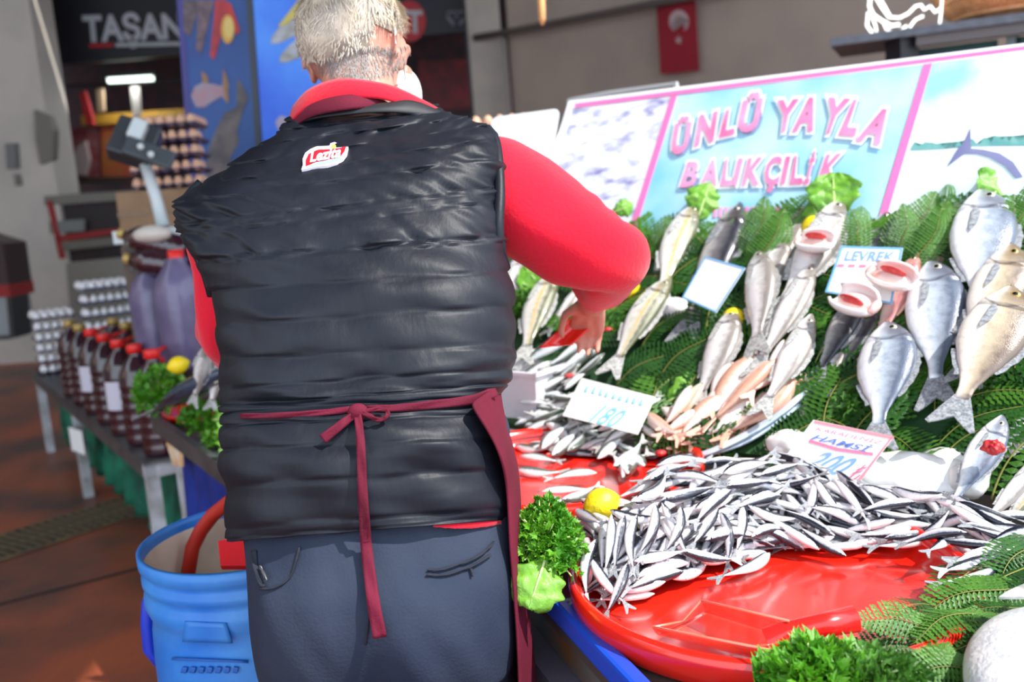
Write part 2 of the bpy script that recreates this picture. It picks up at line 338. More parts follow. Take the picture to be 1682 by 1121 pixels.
# counter of the butcher
cpl = vplane(D(200, 300, 9.4), (1, -.02))
def slab(name, pts, pl, lift, t, m, parent=None): return flat_on(name, pts, pl, lift, m, parent, t)
glassm = mat('greenish counter glass', (74, 80, 80), .15, c2=(50, 50, 52), ns=3)
ct = thing('display_counter', 'low glass meat counter with red tubular frame in front of dark shop', 'counter', PLh(200, 420, cpl))
slab('counter_body', [(76, 330), (330, 318), (335, 560), (95, 560)], cpl, -.05, .6, mat('counter dark red', (46, 22, 24), .5, c2=(30, 24, 26), ns=5), ct)
slab('top_rail', [(72, 322), (330, 306), (331, 320), (73, 338)], cpl, .02, .1, mat('steel rail', (118, 116, 108), .4), ct)
slab('glass_shelf', [(80, 364), (138, 360), (138, 380), (82, 384)], cpl, .04, .05, mat('grey box', (120, 124, 120), .6), ct)
redf = mat('red painted frame', (150, 26, 30), .5)
slab('frame_bar', [(92, 388), (250, 368), (250, 376), (94, 398)], cpl, .05, .04, redf, ct)
slab('frame_bar', [(76, 330), (84, 330), (106, 424), (98, 426)], cpl, .05, .04, redf, ct)
slab('frame_bar', [(232, 330), (240, 330), (238, 372), (230, 374)], cpl, .05, .04, redf, ct)
slab('lower_rail', [(100, 398), (250, 382), (252, 396), (104, 412)], cpl, .04, .05, mat('rail grey', (110, 108, 98), .5), ct)
slab('front_panel', [(108, 432), (250, 418), (256, 560), (120, 560)], cpl, .03, .05, mat('pale counter panel', (140, 136, 126), .5), ct)
# goods in the shop
gpl = vplane(D(200, 300, 11.2), (1, 0))
def good(name, label, cat, pts, c, lift=0, t=.15, c2=None, group=None):
    o = slab(name, pts, gpl, lift, t, mat(name+' '+str(c), c, .6, c2=c2, ns=9)); return tag(o, label, cat, group)
good('yellow_shelf', 'yellow shelf strip behind the scale in the dark shop', 'shelf', [(132, 190), (310, 178), (312, 196), (134, 206)], (150, 112, 20), .1)
good('orange_carton', 'orange and yellow carton in the dark butcher shop', 'box', [(165, 206), (225, 204), (228, 290), (168, 292)], (130, 78, 22), .05, c2=(150, 50, 30))
good('red_carton', 'dull red patterned carton left of the orange one', 'box', [(90, 212), (160, 208), (163, 292), (94, 296)], (104, 28, 34), .05, c2=(120, 80, 80))
good('white_package', 'white oval package on the red carton', 'package', [(118+10, 240), (140, 232), (146, 262), (140, 288), (124, 286), (118, 262)], (148, 132, 130), .12, .08)
good('red_hanging_sausage', 'red sausages hanging in the shop left of the lamp', 'meat', [(130, 155), (138, 148), (150, 190), (153, 205), (142, 205)], (150, 20, 26), .3, .08)
good('pale_hanging_meat', 'pale thin piece of meat hanging beside the red sausages', 'meat', [(158, 146), (168, 145), (170, 182), (160, 184)], (130, 110, 84), .3, .06)
good('grey_hanging_scale', 'grey hanging hook scale under the lamp in the shop', 'scale', [(214, 143), (226, 142), (230, 190), (218, 192)], (140, 136, 130), .3, .06)
good('white_hanging_coat', 'long white coat hanging beside the left pillar', 'coat', [(56, 180), (80, 190), (88, 215), (86, 262), (66, 270), (58, 230)], (122, 118, 108), 1.9, .12)
shsh = thing('shop_shelf', 'dark shelf carrying cartons inside the butcher shop', 'shelf', PLh(160, 300, gpl))
slab('board', [(84, 292), (312, 288), (313, 298), (85, 302)], gpl, .22, .4, mat('shelf wood dark', (50, 36, 30), .6), shsh)
for xx in (95, 305):
    a = PLh(xx, 300, gpl); MB().box((a.x, a.y+.05, a.z/2), .06, .06, a.z).build('post', bpy.data.materials['shelf wood dark'], shsh, False)
hr_ = MB().tube([PLh(60, 150, gpl)+Vector((-.3, -.3, 0)), PLh(300, 140, gpl)+Vector((.5, -.3, 0))], .015, 8).build('hanging_rail', fbl); tag(hr_, 'dark rail with meat hanging in the butcher shop', 'rail')
gpl = (back+Vector((0, -.05, 0)), gpl[1])
good('red_poster', 'dull red tiled poster panel behind the right of the head', 'poster', [(686, 100), (772, 98), (776, 178), (690, 182)], (88, 38, 42), .0, .04, c2=(128, 40, 44))
# switch box on pillar
p2 = vplane(D(30, 100, 9.2), (1, 0))
t = thing('switch_box', 'small grey switch box with cable on the left pillar', 'switch', PLh(18, 255, p2))
slab('box', [(8, 236), (24, 235), (27, 276), (11, 278)], p2, .08, .08, mat('switch grey', (120, 120, 120), .5), t)
slab('conduit', [(22, 286), (30, 286), (33, 304), (25, 305)], p2, .05, .05, mat('switch grey2', (126, 120, 112), .5), t)
# red machine at far left
t = thing('red_cabinet', 'red and grey cabinet standing at the far left frame edge', 'cabinet', D(5, 540, 8.0))
lp_ = vplane(D(5, 540, 8.0), (1, 0))
slab('grey_top', [(-60, 380), (4, 400), (14, 470), (-60, 475)], lp_, 0, .4, mat('cab dark', (60, 40, 40), .5), t)
slab('red_band', [(-60, 470), (14, 468), (17, 488), (-60, 490)], lp_, .02, .42, mat('cab red', (150, 30, 30), .5), t)
slab('pale_door', [(-60, 490), (10, 488), (20, 552), (-60, 556)], lp_, 0, .4, mat('cab pale', (150, 156, 158), .5), t)
slab('frame', [(10, 488), (17, 488), (24, 556), (14, 558), (-60, 562), (-60, 556), (16, 551)], lp_, .02, .3, mat('cab frame', (50, 52, 54), .5), t)
# ================================================================ two blue fish posters
ppl = vplane(D(360, 100, 5.0), (1, -.06))
t = thing('fish_poster', 'narrow blue poster panel of fish and lemon at left of the head', 'poster', PLh(370, 300, ppl))
def pm(n, c, c2=None, ns=5, **k): return mat('print '+n, c, .45, c2=c2, ns=ns, **k)
slab('panel', [(290, -30), (406, -30), (436, 420), (322, 420)], ppl, 0, .02, pm('blue', (26, 66, 136), (30, 92, 166), 1.5), t)
slab('border', [(288, -30), (298, -30), (330, 420), (320, 420)], ppl, .003, .012, pm('violet', (58, 54, 130)), t)
slab('print', [(300, 0), (330, 0), (312, 62), (302, 50)], ppl, .004, .003, pm('b1', (110, 90, 96), (70, 56, 66), 20), t)
slab('print', [(326, 0), (352, 0), (330, 88), (322, 82)], ppl, .005, .003, pm('b2', (128, 100, 104), (84, 66, 76), 20), t)
slab('print', [(354, 0), (372, 0), (376, 30), (362, 60), (352, 98), (345, 92)], ppl, .006, .003, pm('redfish', (190, 40, 46), (150, 30, 40), 20), t)
slab('print', [(372, 2), (380, 8), (394, 50), (388, 58), (378, 36)], ppl, .007, .003, pm('redf2', (196, 46, 40)), t)
slab('print', [(374+11*math.cos(a*.42), 48+24*math.sin(a*.42)) for a in range(15)], ppl, .009, .003, pm('lem', (214, 160, 60)), t)
slab('print', [(376+8*math.cos(a*.42), 46+18*math.sin(a*.42)) for a in range(15)], ppl, .011, .003, pm('lem2', (224, 196, 110)), t)
slab('print', [(314, 158), (320, 142), (332, 136), (350, 138), (364, 142), (370, 118), (376, 140), (372, 168), (364, 158), (350, 165), (336, 176), (322, 176)], ppl, .004, .003, pm('trout', (150, 146, 160), (170, 128, 140), 14), t)
slab('print', [(332, 136), (331, 116), (340, 124), (343, 136)], ppl, .006, .003, pm('tfin', (150, 110, 70)), t)
slab('print', [(366, 142), (366, 112), (374, 130), (376, 170), (370, 166)], ppl, .007, .003, bpy.data.materials['print tfin'], t)
slab('print', [(338, 292), (340, 252), (352, 220), (368, 186), (388, 176), (390, 128), (398, 140), (408, 160), (398, 186), (390, 214), (392, 234), (380, 256), (372, 292)], ppl, .004, .003, pm('dkfish', (74, 66, 72), (110, 98, 96), 12), t)
slab('frame_post', [(402, -40), (412, -40), (442, 420), (430, 420)], ppl, .02, .05, mat('poster frame', (58, 62, 70), .4, .4), t)
pp2 = vplane(D(520, 100, 4.7), (1, -.06))
t = thing('wide_fish_poster', 'bright blue poster panel of swimming fish behind the man head', 'poster', PLh(520, 300, pp2))
slab('panel', [(413, -40), (640, -40), (655, 420), (444, 420)], pp2, 0, .02, pm('blue2', (38, 96, 222), (70, 140, 240), 2.2), t)
def pfish(h, tl, wd, m, lift):
    H = Vector(h); T = Vector(tl); d = T-H; n = Vector((-d.y, d.x)).normalized()*wd
    prof = [(0, 0), (.08, .6), (.25, 1), (.45, 1), (.7, .6), (.84, .25), (1, .7)]
    pts = [tuple(H+d*a+n*b) for a, b in prof] + [tuple(H+d*.95)] + [tuple(H+d*a-n*b) for a, b in prof[::-1][:-1]]
    slab('print', pts, pp2, lift, .003, m, t)
fm = pm('silver', (176, 178, 186), (140, 140, 130), 20)
pfish((444, 72), (560, -20), 14, fm, .004); pfish((458, 102), (560, 30), 13, fm, .007)
slab('print', [(456, 44), (470, 40), (498, 14), (500, 2), (490, 0)], pp2, .011, .003, pm('yel', (196, 180, 80)), t)
slab('print', [(452, 200), (460, 190), (470, 192), (474, 204), (466, 214), (456, 212)], pp2, .004, .003, pm('shell', (160, 150, 170)), t)
# ================================================================ right background
t = thing('red_flag', 'red flag with white crescent and star hanging on the beige wall', 'flag', PLh(1112, 60, WP))
o = slab('cloth', [(1078, 8), (1141, -6), (1148, 116), (1085, 122)], WP, .12, .01, mat('flag red', (156, 28, 46), .7, c2=(140, 24, 40), ns=3), t)
fw = mat('flag white', (190, 168, 168), .7)
cres = [(1115+16*math.cos(a), 35+19*math.sin(a)) for a in [math.radians(x) for x in range(50, -231, -14)]]
cres += [(1115+11.5*math.cos(a), 39+14.5*math.sin(a)) for a in [math.radians(x) for x in range(-231, 51, 14)]]
slab('crescent', cres, WP, .127, .003, fw, t)
star = [(1114.5+(7 if k % 2 == 0 else 2.8)*math.sin(k*math.pi/5), 66-(8 if k % 2 == 0 else 3.2)*math.cos(k*math.pi/5)) for k in range(10)]
slab('star', star, WP, .127, .003, fw, t)
o = MB().tube([PLh(780, 62, (WP[0]+WP[1]*.2, WP[1])), PLh(850, 50, (WP[0]+WP[1]*.2, WP[1])), PLh(1085, 4, (WP[0]+WP[1]*.2, WP[1])), PLh(1300, -38, (WP[0]+WP[1]*.2, WP[1]))], .035, 8).build('wall_pipe', mat('pipe grey', (92, 84, 80), .6)); tag(o, 'dark pipe running up along the beige wall toward the flag', 'pipe')
a = PLh(827, 62, (WP[0]+WP[1]*.12, WP[1])); b = a.copy(); b.z = 0
o = MB().tube([a, b], .03, 8).build('drain_pipe', mat('pale pipe', (164, 152, 144), .6)); tag(o, 'thin pale vertical pipe beside the grey pillar', 'pipe')
# hanging wooden stick
a = D(886, -60, 3.2); b = D(891, 41, 3.2)
o = MB().tube([a, b+(a-b)*.25, b+(a-b)*.1, b], [.024, .023, .021, .009], 10, flat=.6).build('hanging_wooden_stick', mat('light wood', (236, 176, 118), .6, c2=(214, 150, 92), ns=18, stretch=(1, 1, .15))); tag(o, 'light wooden stick hanging down at the top middle', 'stick')
# high shelf with basket and white cord figure
SHD = 4.2
s0 = D(1364, 76, SHD); s1 = D(1720, 30, SHD*.86); zsh = (s0.z)
s1 = CO + ray(1760, 24)*((s0.z-CAMH)/ray(1760, 24).z)
sdv = (s1-s0).normalized(); sn = Vector((-sdv.y, sdv.x, 0))
if sn.y < 0: sn = -sn
shm = mat('grey stone shelf', (112, 118, 128), .6, c2=(96, 102, 110), ns=30)
t = thing('raised_shelf', 'grey raised shelf slab on a black post above the sign board', 'shelf', s0)
MB().prism([s0, s0+sdv*2.2, s0+sdv*2.2+sn*.5, s0+sn*.5], (0, 0, .035)).build('slab', shm, t, False)
MB().prism([s0+sdv*.36+sn*.03-Vector((0,0,.045)), s0+sdv*2.2+sn*.03-Vector((0,0,.045)), s0+sdv*2.2+sn*.07-Vector((0,0,.045)), s0+sdv*.36+sn*.07-Vector((0,0,.045))], (0, 0, .044)).build('apron_rail', mat('shelf rail', (104, 100, 98), .5), t, False)
MB().box(s0+sdv*.30+sn*.08-Vector((0, 0, (s0.z)/2)), .1, .1, s0.z-.002, .3).build('post', mat('black post', (34, 32, 36), .4), t, False)
MB().box(s0+sdv*1.9+sn*.42-Vector((0, 0, (s0.z)/2)), .06, .06, s0.z-.002, .3).build('post', bpy.data.materials['black post'], t, False)
crm = mat('dark green crate', (10, 74, 66), .5, c2=(8, 58, 60), ns=8)
for k, (xx, lab) in enumerate(((.5, 'dark green plastic crate under the raised shelf next to the black post'), (.95, 'dark green crate with navy load under the raised shelf'), (1.4, 'dark green crate under the raised shelf at the right frame edge'))):
    c = s0+sdv*xx+sn*.3-Vector((0, 0, .165))
    q = thing('plastic_crate', lab, 'crate', c-Vector((0,0,.14)))
    Rz = Matrix.Rotation(math.atan2(sdv.y, sdv.x), 3, 'Z')
    m_ = MB()
    for sx_ in (-1, 1): m_.box(c+Rz @ Vector((sx_*.18, 0, 0)), .02, .28, .24, R=Rz).box(c+Rz @ Vector((0, sx_*.13, 0)), .38, .02, .24, R=Rz)
    m_.box(c-Vector((0,0,.11)), .38, .28, .02, R=Rz).build('crate_body', crm, q, False)
    MB().box(c+Rz @ Vector((-.2, -.12, .02)), .05, .04, .22, R=Rz).build('strut', mat('pale strut%d' % k, (128, 150, 152), .5), q, False)
    if k == 1: MB().box(c+Vector((0, 0, .02)), .3, .2, .16, R=Rz).build('load', mat('navy load', (26, 34, 92), .6), q, False)
st = thing('low_stand', 'dark low stand holding the crates behind the sign board', 'stand', s0+sdv*.95+sn*.3-Vector((0,0,.5)))
MB().box(s0+sdv*.95+sn*.3-Vector((0, 0, .315)), 1.6, .34, .04, R=Rz).build('top', bpy.data.materials['black post'], st, False)
for xx in (.3, 1.6): MB().box(Vector(((s0+sdv*xx+sn*.3).x, (s0+sdv*xx+sn*.3).y, (s0.z-.336)/2)), .05, .3, s0.z-.336, R=Rz).build('leg', bpy.data.materials['black post'], st, False)
# basket
bx = s0+sdv*.74+sn*.25+Vector((0, 0, .036)); wick = mat('woven wicker', (238, 184, 134), .6, c2=(214, 154, 104), ns=30)
t = thing('wicker_basket', 'round light wicker basket on the raised shelf at the top right', 'basket', bx)
Mb = Matrix.Translation(bx)
MB().lathe([(0, .0), (.19, .0), (.20, .01), (.27, .07), (.33, .17), (.35, .26), (.345, .27), (.32, .17), (.26, .07), (.18, .015), (0, .012)], 48, Mb).build('bowl', wick, t)
ms = []
for k in range(90):
    a = 2*math.pi*k/90; ms.append(MB().tube([Mb @ Vector((r*math.cos(a), r*math.sin(a), z)) for r, z in ((.203, .008), (.272, .068), (.334, .168), (.356, .26))], .0045, 5).me('stake')); link('stake', ms[-1], wick, t)
for z, r in ((.03, .233), (.1, .296), (.17, .338), (.225, .352), (.262, .36)):
    MB().tube([Mb @ Vector((r*math.cos(a*.2618/2), r*math.sin(a*.2618/2), z)) for a in range(49)], .007, 6).build('hoop', wick, t)
# white cord tangle; emission stands in for its overexposed brightness
cord_glow = mat('white cord with painted glow', (255, 255, 252), .4, emit=(255, 255, 250), es=1.6)
def npx(pts, r=.011, parent=None):
    pl = (s0+sn*.1, -sn); MB().tube([PLh(x, y, pl) for x, y in pts], r*.55, 8).build('cord_tube', cord_glow, parent)
t = thing('white_cord_figure', 'looping white cord figure with painted glow on the raised shelf', 'lamp', s0+sdv*.3+sn*.1+Vector((0,0,.036)))
npx([(1434, -12), (1450, 14), (1460, 28), (1478, 29), (1492, 22), (1504, 10), (1513, 8), (1518, 16), (1528, 10), (1536, 20), (1544, 14)], parent=t)
npx([(1430, -8), (1428, 10), (1434, 24), (1448, 34), (1464, 42), (1478, 40)], .014, t)
npx([(1426, 20), (1424, 42), (1434, 56)], .012, t); npx([(1432, 26), (1438, 42), (1440, 52)], .009, t)
npx([(1450, 34), (1456, 48), (1466, 52), (1478, 50), (1490, 42)], .010, t)
npx([(1517, 26), (1504, 32), (1496, 42), (1494, 51)], .010, t); npx([(1548, -14), (1546, 20), (1543, 43)], .009, t)
npx([(1440, -12), (1452, 8), (1462, 26)], .008, t)
# panel behind the board, egg trays & white plate
gp = vplane(D(1000, 150, 3.0), U)
t = thing('clear_screen', 'thin clear plastic screen standing behind the left end of sign board', 'screen', PLh(1000, 160, gp))
slab('sheet', [(933, 164), (1004, 150), (1110, 136), (1112, 240), (936, 260)], gp, 0, .01, mat('clear sheet', (176, 170, 168), .25, alpha=.55), t)
slab('edge', [(931, 162), (936, 161), (940, 260), (934, 260)], gp, .004, .014, mat('sheet edge', (206, 206, 204), .3), t)
slab('edge', [(931, 162), (1004, 148), (1110, 134), (1110, 139), (1004, 153), (931, 167)], gp, .004, .014, bpy.data.materials['sheet edge'], t)
slab('edge', [(1106, 136), (1111, 136), (1113, 200), (1109, 200)], gp, .004, .014, bpy.data.materials['sheet edge'], t)
for px in (940, 1104):
    a = PLh(px, 230, gp); MB().box((a.x, a.y+.012, a.z/2), .03, .02, a.z).build('stand_leg', bpy.data.materials['sheet edge'], t, False)
wp = vplane(D(860, 220, 2.7), (1, -.1))
t = thing('white_board', 'blank white rounded plastic board behind the man right shoulder', 'board', PLh(860, 300, wp))
def rc(pts, r=7):
    out = []; n = len(pts)
    for i in range(n):
        p = Vector(pts[i]); a = (Vector(pts[i-1])-p).normalized(); b = (Vector(pts[(i+1) % n])-p).normalized()
        for k in range(5):
            u = k/4; out.append(tuple((p+a*r)*(1-u)**2 + p*2*u*(1-u) + (p+b*r)*u*u))
    return out
bevel(slab('sheet', rc([(808, 193), (920, 178), (908, 250), (895, 330), (800, 330)], 12), wp, 0, .02, MT['white_b'], t), .004)
slab('foot', [(820, 328), (880, 328), (880, 620), (820, 620)], wp, -.025, .03, MT['white_b'], t)
# ================================================================ eggs
def egg_me(nu=12, nv=8):
    m_ = MB().sphere((0, 0, 0), 1, nu, nv)
    for v in m_.v:
        t_ = v.z; v.x *= .021*(1-.14*t_); v.y *= .021*(1-.14*t_); v.z *= .028
    return m_.me('egg')
EGGW = egg_me(); EGGW.materials.append(mat('white eggshell', (236, 234, 236), .45))
EGGB = egg_me(); EGGB.materials.append(mat('brown eggshell', (222, 178, 146), .45, c2=(206, 158, 128), ns=3))
def tray_me(nx, ny, m):
    st_ = 4; P = []
    for i in range(nx*st_+1):
        r = []
        for j in range(ny*st_+1):
            x = i/st_; y = j/st_
            z = .022 - .020*math.sin(math.pi*(x % 1 if x % 1 else 0))*math.sin(math.pi*(y % 1 if y % 1 else 0))
            r.append(Vector(((x-nx/2)*.046, (y-ny/2)*.046, z)))
        P.append(r)
    me = MB().grid(P).me('egg_tray'); me.materials.append(m); return me
def egg_stack(cx, cy, z0, rz, nx, ny, nl, eggme, traym, lab, eggcat, eggname, group, full_top=True, dz=.047, tg=None, jit=.0):
    tm = tray_me(nx, ny, traym); words_ = ['lowest', 'second from bottom', 'third from bottom', 'fourth from bottom', 'fifth from bottom', 'sixth from bottom', 'seventh from bottom']
    for l in range(nl):
        Mx = Matrix.Translation((cx+jit*random.uniform(-1, 1), cy+jit*random.uniform(-1, 1), z0+l*dz)) @ Matrix.Rotation(rz+random.uniform(-.02, .02), 4, 'Z')
        pos = 'topmost' if l == nl-1 and nl > 1 else words_[l]
        o = link('egg_tray', tm, None, None, Mx); tag(o, lab % pos, 'egg tray', tg); solid(o, .002)
        for i in range(nx):
            for j in range(ny):
                edge = i in (0, nx-1) or j in (0, ny-1)
                if l < nl-1 and not edge: continue
                if l < nl-1 and not facing(Mx, i, j, nx, ny): continue
                e = link('egg', eggme, None, None, Mx @ Matrix.Translation(((i+.5-nx/2)*.046, (j+.5-ny/2)*.046, .032)) @ Matrix.Rotation(random.uniform(-.15, .15), 4, 'X'))
                e.name = 'egg'; tag(e, eggname, 'egg', group)
def facing(Mx, i, j, nx, ny):
    c = Mx.translation; d = Mx.to_3x3() @ Vector((i+.5-nx/2, j+.5-ny/2, 0)); v = (CO-c); v.z = 0
    return d.normalized().dot(v.normalized()) > .15
pulp = mat('purple grey egg pulp', (88, 78, 104), .9, c2=(74, 64, 88), ns=30); pulpb = mat('blue egg tray', (52, 58, 110), .7, c2=(70, 74, 120), ns=20)
# brown eggs behind the scale
c = D(288, 312, 4.3)
bxm = mat('brown carton', (150, 120, 90), .8, c2=(128, 100, 76), ns=6)
t = thing('carton_box', 'pale brown carton carrying the brown egg stack behind the scale', 'box', (c.x, c.y, 0))
bevel(MB().box((c.x, c.y, c.z/2), .44, .36, c.z, .1).build('body', bxm, t, False)); MB().box((c.x, c.y, c.z-.1), .444, .364, .02, .1).build('tape', mat('tape', (120, 90, 60), .4), t, False)
egg_stack(c.x, c.y, c.z+.001, .1, 7, 6, 5, EGGB, pulp, 'purple grey egg tray in the brown egg stack behind the scale, %s', 'egg', 'brown egg in the stack behind the scale beside the blue poster', 'brown eggs behind the scale', dz=.068)
# brown eggs behind shoulder
c = D(822, 205, 3.6)
t = thing('egg_stand', 'dark stand carrying the egg trays behind the man right shoulder', 'stand', (c.x, c.y, 0))
MB().box((c.x, c.y, c.z/2-.03), .36, .3, c.z-.06, 0).build('body', mat('stand dark', (50, 44, 50), .7), t, False); MB().box((c.x, c.y, c.z-.045), .38, .32, .03).build('top', mat('stand top', (70, 60, 70), .6), t, False)
egg_stack(c.x, c.y, c.z-.028, .0, 7, 5, 1, EGGB, pulp, 'purple grey egg tray behind the man right shoulder, %s', 'egg', 'pale brown egg on the tray behind the man right shoulder', 'eggs behind the shoulder')
# ================================================================ left stall table
TZ = .50
q0 = Zp(52, 612, TZ); q1 = Zp(236, 762, TZ); td = (q1-q0).normalized(); tn = Vector((-td.y, td.x, 0)); tn = tn if tn.x > 0 else -tn
TW = 1.0
t = thing('stall_table', 'low steel stall table with white legs carrying eggs and bottles', 'table', (q0+q1)/2)
rzT = math.atan2(td.y, td.x); L_ = (q1-q0).length
MB().prism([q0, q1, q1+tn*TW, q0+tn*TW], (0, 0, -.02)).build('top', MT['metal'], t, False)
MB().box((q0+q1)/2+tn*.02-Vector((0, 0, .035)), L_, .04, .05, rzT).build('front_rail', MT['metal'], t, False)
MB().box(q1+tn*TW/2-td*.02-Vector((0, 0, .035)), .04, TW, .05, rzT).build('end_rail', MT['white_metal'], t, False)
for f, g in ((.02, .03), (.45, .03), (.985, .03), (.02, .95), (.985, .95)):
    p = q0+td*L_*f+tn*g*TW; MB().box((p.x, p.y, TZ/2-.03), .045, .045, TZ-.06, rzT).build('leg', MT['white_metal'], t, False)
green = mat('green sacking', (20, 120, 90), .7, c2=(10, 70, 56), ns=9, bump=.5, bs=25)
def drape(name, A, B, top, bot, n, amp, m, lab, parent=None, off=0):
    P = []; d = (B-A); nrm = Vector((d.y, -d.x, 0)).normalized()
    for i in range(n+1):
        p = A+d*i/n
        P.append([Vector((p.x, p.y, top+(bot-top)*j/8)) + nrm*(off + amp*(.3+j/8)*(math.sin(i*1.3+j*.3)+.6*noise.noise(Vector((i*.4, j*.5, 3))))) for j in range(9)])
    o = solid(MB().grid(P).build(name, m, parent), .003); return tag(o, lab, 'cloth') if lab else o
drape('green_cloth', q0+td*.15+tn*.12, q1+tn*.12, TZ-.07, .08, 60, .025, green, 'green net cloth hung under the egg and bottle table')
drape('green_cloth', q1+tn*.13+td*.01-td*.03, q1+tn*.95-td*.03, TZ-.07, .06, 30, .02, green, 'green net cloth hung at the near end of the bottle table')
# white egg trays, two-step pile at the far end
def tp(f, g, z=TZ): p = q0+td*L_*f+tn*g; return (p.x, p.y, z)
def eggpile(px, f, g, nx, ny, nl, me_, tm_, lab, nm, grp, dz=.064):
    x, y, z = tp(f, g); egg_stack(x, y, TZ+.001, rzT, nx, ny, nl, me_, tm_, lab, 'egg', nm, grp, dz=dz)
words_x = 0
eggpile(0, .045, .14, 5, 5, 6, EGGW, pulp, 'grey egg tray in the low white egg pile at the table corner, %s', 'white egg in the low pile at the far table corner', 'white eggs in the low pile')
eggpile(0, .13, .40, 5, 6, 7, EGGW, pulpb, 'blue egg tray in the middle white egg stack, %s', 'white egg in the blue trays of the middle stack', 'white eggs in the middle stack', .080)
eggpile(0, .20, .72, 5, 6, 7, EGGW, pulpb, 'blue egg tray in the tall rear white egg stack, %s', 'white egg in the tall rear stack by the wrapped bottles', 'white eggs in the tall rear stack', .080)
# paper notes on the table front
# ---- bottles of purple juice
juice = mat('purple turnip juice', (52, 8, 26), .12, coat=.6, c2=(34, 6, 20), ns=8, spec=.7); lilac = mat('lilac grey plastic bag', (108, 100, 132), .3, c2=(80, 72, 104), ns=7, bump=.4, bs=14, coat=.3)
capr = mat('red cap', (226, 36, 34), .35); capg = mat('gold cap', (186, 156, 90), .35, .3); labm = mat('white bottle label', (206, 202, 216), .5)
def jug(kind, H=.39, r=.074, body=juice, cap=capr, label=True):
    t = thing('juice_bottle', 'x', 'bottle')
    pr = [(0, 0), (r*.92, 0), (r, .01)]
    for k in range(1, 18):
        z = .01+k*(H*.62)/18; pr.append((r*(1-.05*(k % 3 == 0)), z))
    pr += [(r*.98, H*.66), (r*.9, H*.73), (r*.66, H*.81), (r*.38, H*.87), (r*.3, H*.9), (r*.3, H*.93), (0, H*.93)]
    MB().lathe(pr, 20).build('bottle_body', body, t)
    MB().lathe([(0, H), (r*.36, H), (r*.4, H-.004), (r*.4, H*.92), (r*.34, H*.915)], 16).build('cap', cap, t)
    if cap is capr: MB().tube([Vector((r*.36, 0, H*.95)), Vector((r*1.0, .01, H*.965)), Vector((r*1.5, .0, H*.99))], [.014, .012, .009], 8, flat=.5).build('pull_strap', cap, t)
    MB().tube([Vector((r*.3, 0, H*.9)), Vector((r*.85, 0, H*.88)), Vector((r*1.0, 0, H*.76)), Vector((r*.93, 0, H*.66))], .008, 6).build('handle', cap if cap is capr else body, t)
    if label:
        a0 = -.5; MB().grid([[Vector((-(r+.002)*math.cos(a0+i*.14), -(r+.002)*math.sin(a0+i*.14), H*(.28+.3*j))) for j in range(2)] for i in range(8)]).build('label', labm, t)
    return t
JR = jug('red', label=False); JL = jug('red'); JG = jug('gold', cap=capg, label=False)
front = [(.40, .08, JG, 'gold capped purple juice bottle at the front edge next to the low egg pile'),
         (.50, .08, JG, 'second gold capped purple juice bottle from the egg pile at the front edge'),
         (.60, .08, JL, 'red capped purple bottle with white label, farther of the two labelled ones'),
         (.70, .08, JR, 'red capped purple juice bottle at front edge, unlabelled, between the labelled ones'),
         (.80, .08, JL, 'red capped purple bottle with white label, nearer of the two labelled ones'),
         (.885, .09, JR, 'red capped purple juice bottle at front edge, second nearest to the barrel'),
         (.965, .10, JR, 'large red capped purple juice bottle at the near corner of the table')]
back_ = [(.47, .25, JG, 'gold capped purple juice bottle in the second row, farthest'), (.57, .25, JG, 'gold capped purple juice bottle in the second row, middle'), (.67, .25, JG, 'gold capped purple juice bottle in the second row, near the wrapped bottles'),
         (.77, .24, JR, 'red capped purple juice bottle in the second row, farther one'), (.60, .42, JG, 'gold capped purple bottle in the third row by the blue egg trays'), (.87, .27, JR, 'red capped purple juice bottle in the second row, nearer one')]
used = set()
for f, g, pr_, lab, *_ in front+back_:
    p = q0+td*L_*f+tn*g; Mx = Matrix.Translation((p.x, p.y, TZ+.001)) @ Matrix.Rotation(rzT + random.uniform(-.4, .4) + math.pi*.75, 4, 'Z')
    if pr_.name not in used: used.add(pr_.name); o = pr_; o.matrix_basis = Mx; o['label'] = lab; o['group'] = 'purple juice bottles'
    else: o = dup(pr_, Mx, lab, 'purple juice bottles')
# wrapped big bottles on a crate
c1 = D(302, 520, 3.5); c2_ = D(255, 520, 3.62)
def wrapb(name, lab, cx, zb, H, r):
    t = thing(name, lab, 'bottle', (cx.x, cx.y, zb)); Mx = Matrix.Translation((cx.x, cx.y, zb))
    m_ = MB(); pr = [(0, 0), (r*.9, 0), (r, .02), (r*.98, H*.3), (r*1.02, H*.6), (r, H*.72), (r*.8, H*.84), (r*.5, H*.93), (r*.4, H)]
    P = []
    for rr, z in pr:
        P.append([Mx @ Vector((rr*(1+.05*math.sin(3*a*.2618+z*9)+.03*math.sin(7*a*.2618))*math.cos(a*.2618), rr*(1+.05*math.sin(4*a*.2618+z*5))*math.sin(a*.2618), z)) for a in range(25)])
    m_.grid(P).build('bag', lilac, t); MB().lathe([(0, H+.03), (.03, H+.03), (.03, H-.01)], 14, Mx).build('cap', capr, t)
    MB().tube([Mx @ Vector((r*.4, 0, H*.95)), Mx @ Vector((r*.95, 0, H*.9)), Mx @ Vector((r*1.02, 0, H*.7))], .012, 8).build('handle', juice, t); return t
zb = D(300, 605, 3.5).z
wrapb('wrapped_bottle', 'large bottle wrapped in lilac grey plastic beside the man left sleeve', c1, zb, .42, .098)
wrapb('wrapped_bottle', 'lilac grey wrapped bottle standing left of the one at the sleeve', c2_, zb, .39, .086)
t = thing('wooden_crate', 'dark crate that the wrapped bottles stand on', 'crate', ((c1.x+c2_.x)/2, (c1.y+c2_.y)/2, TZ))
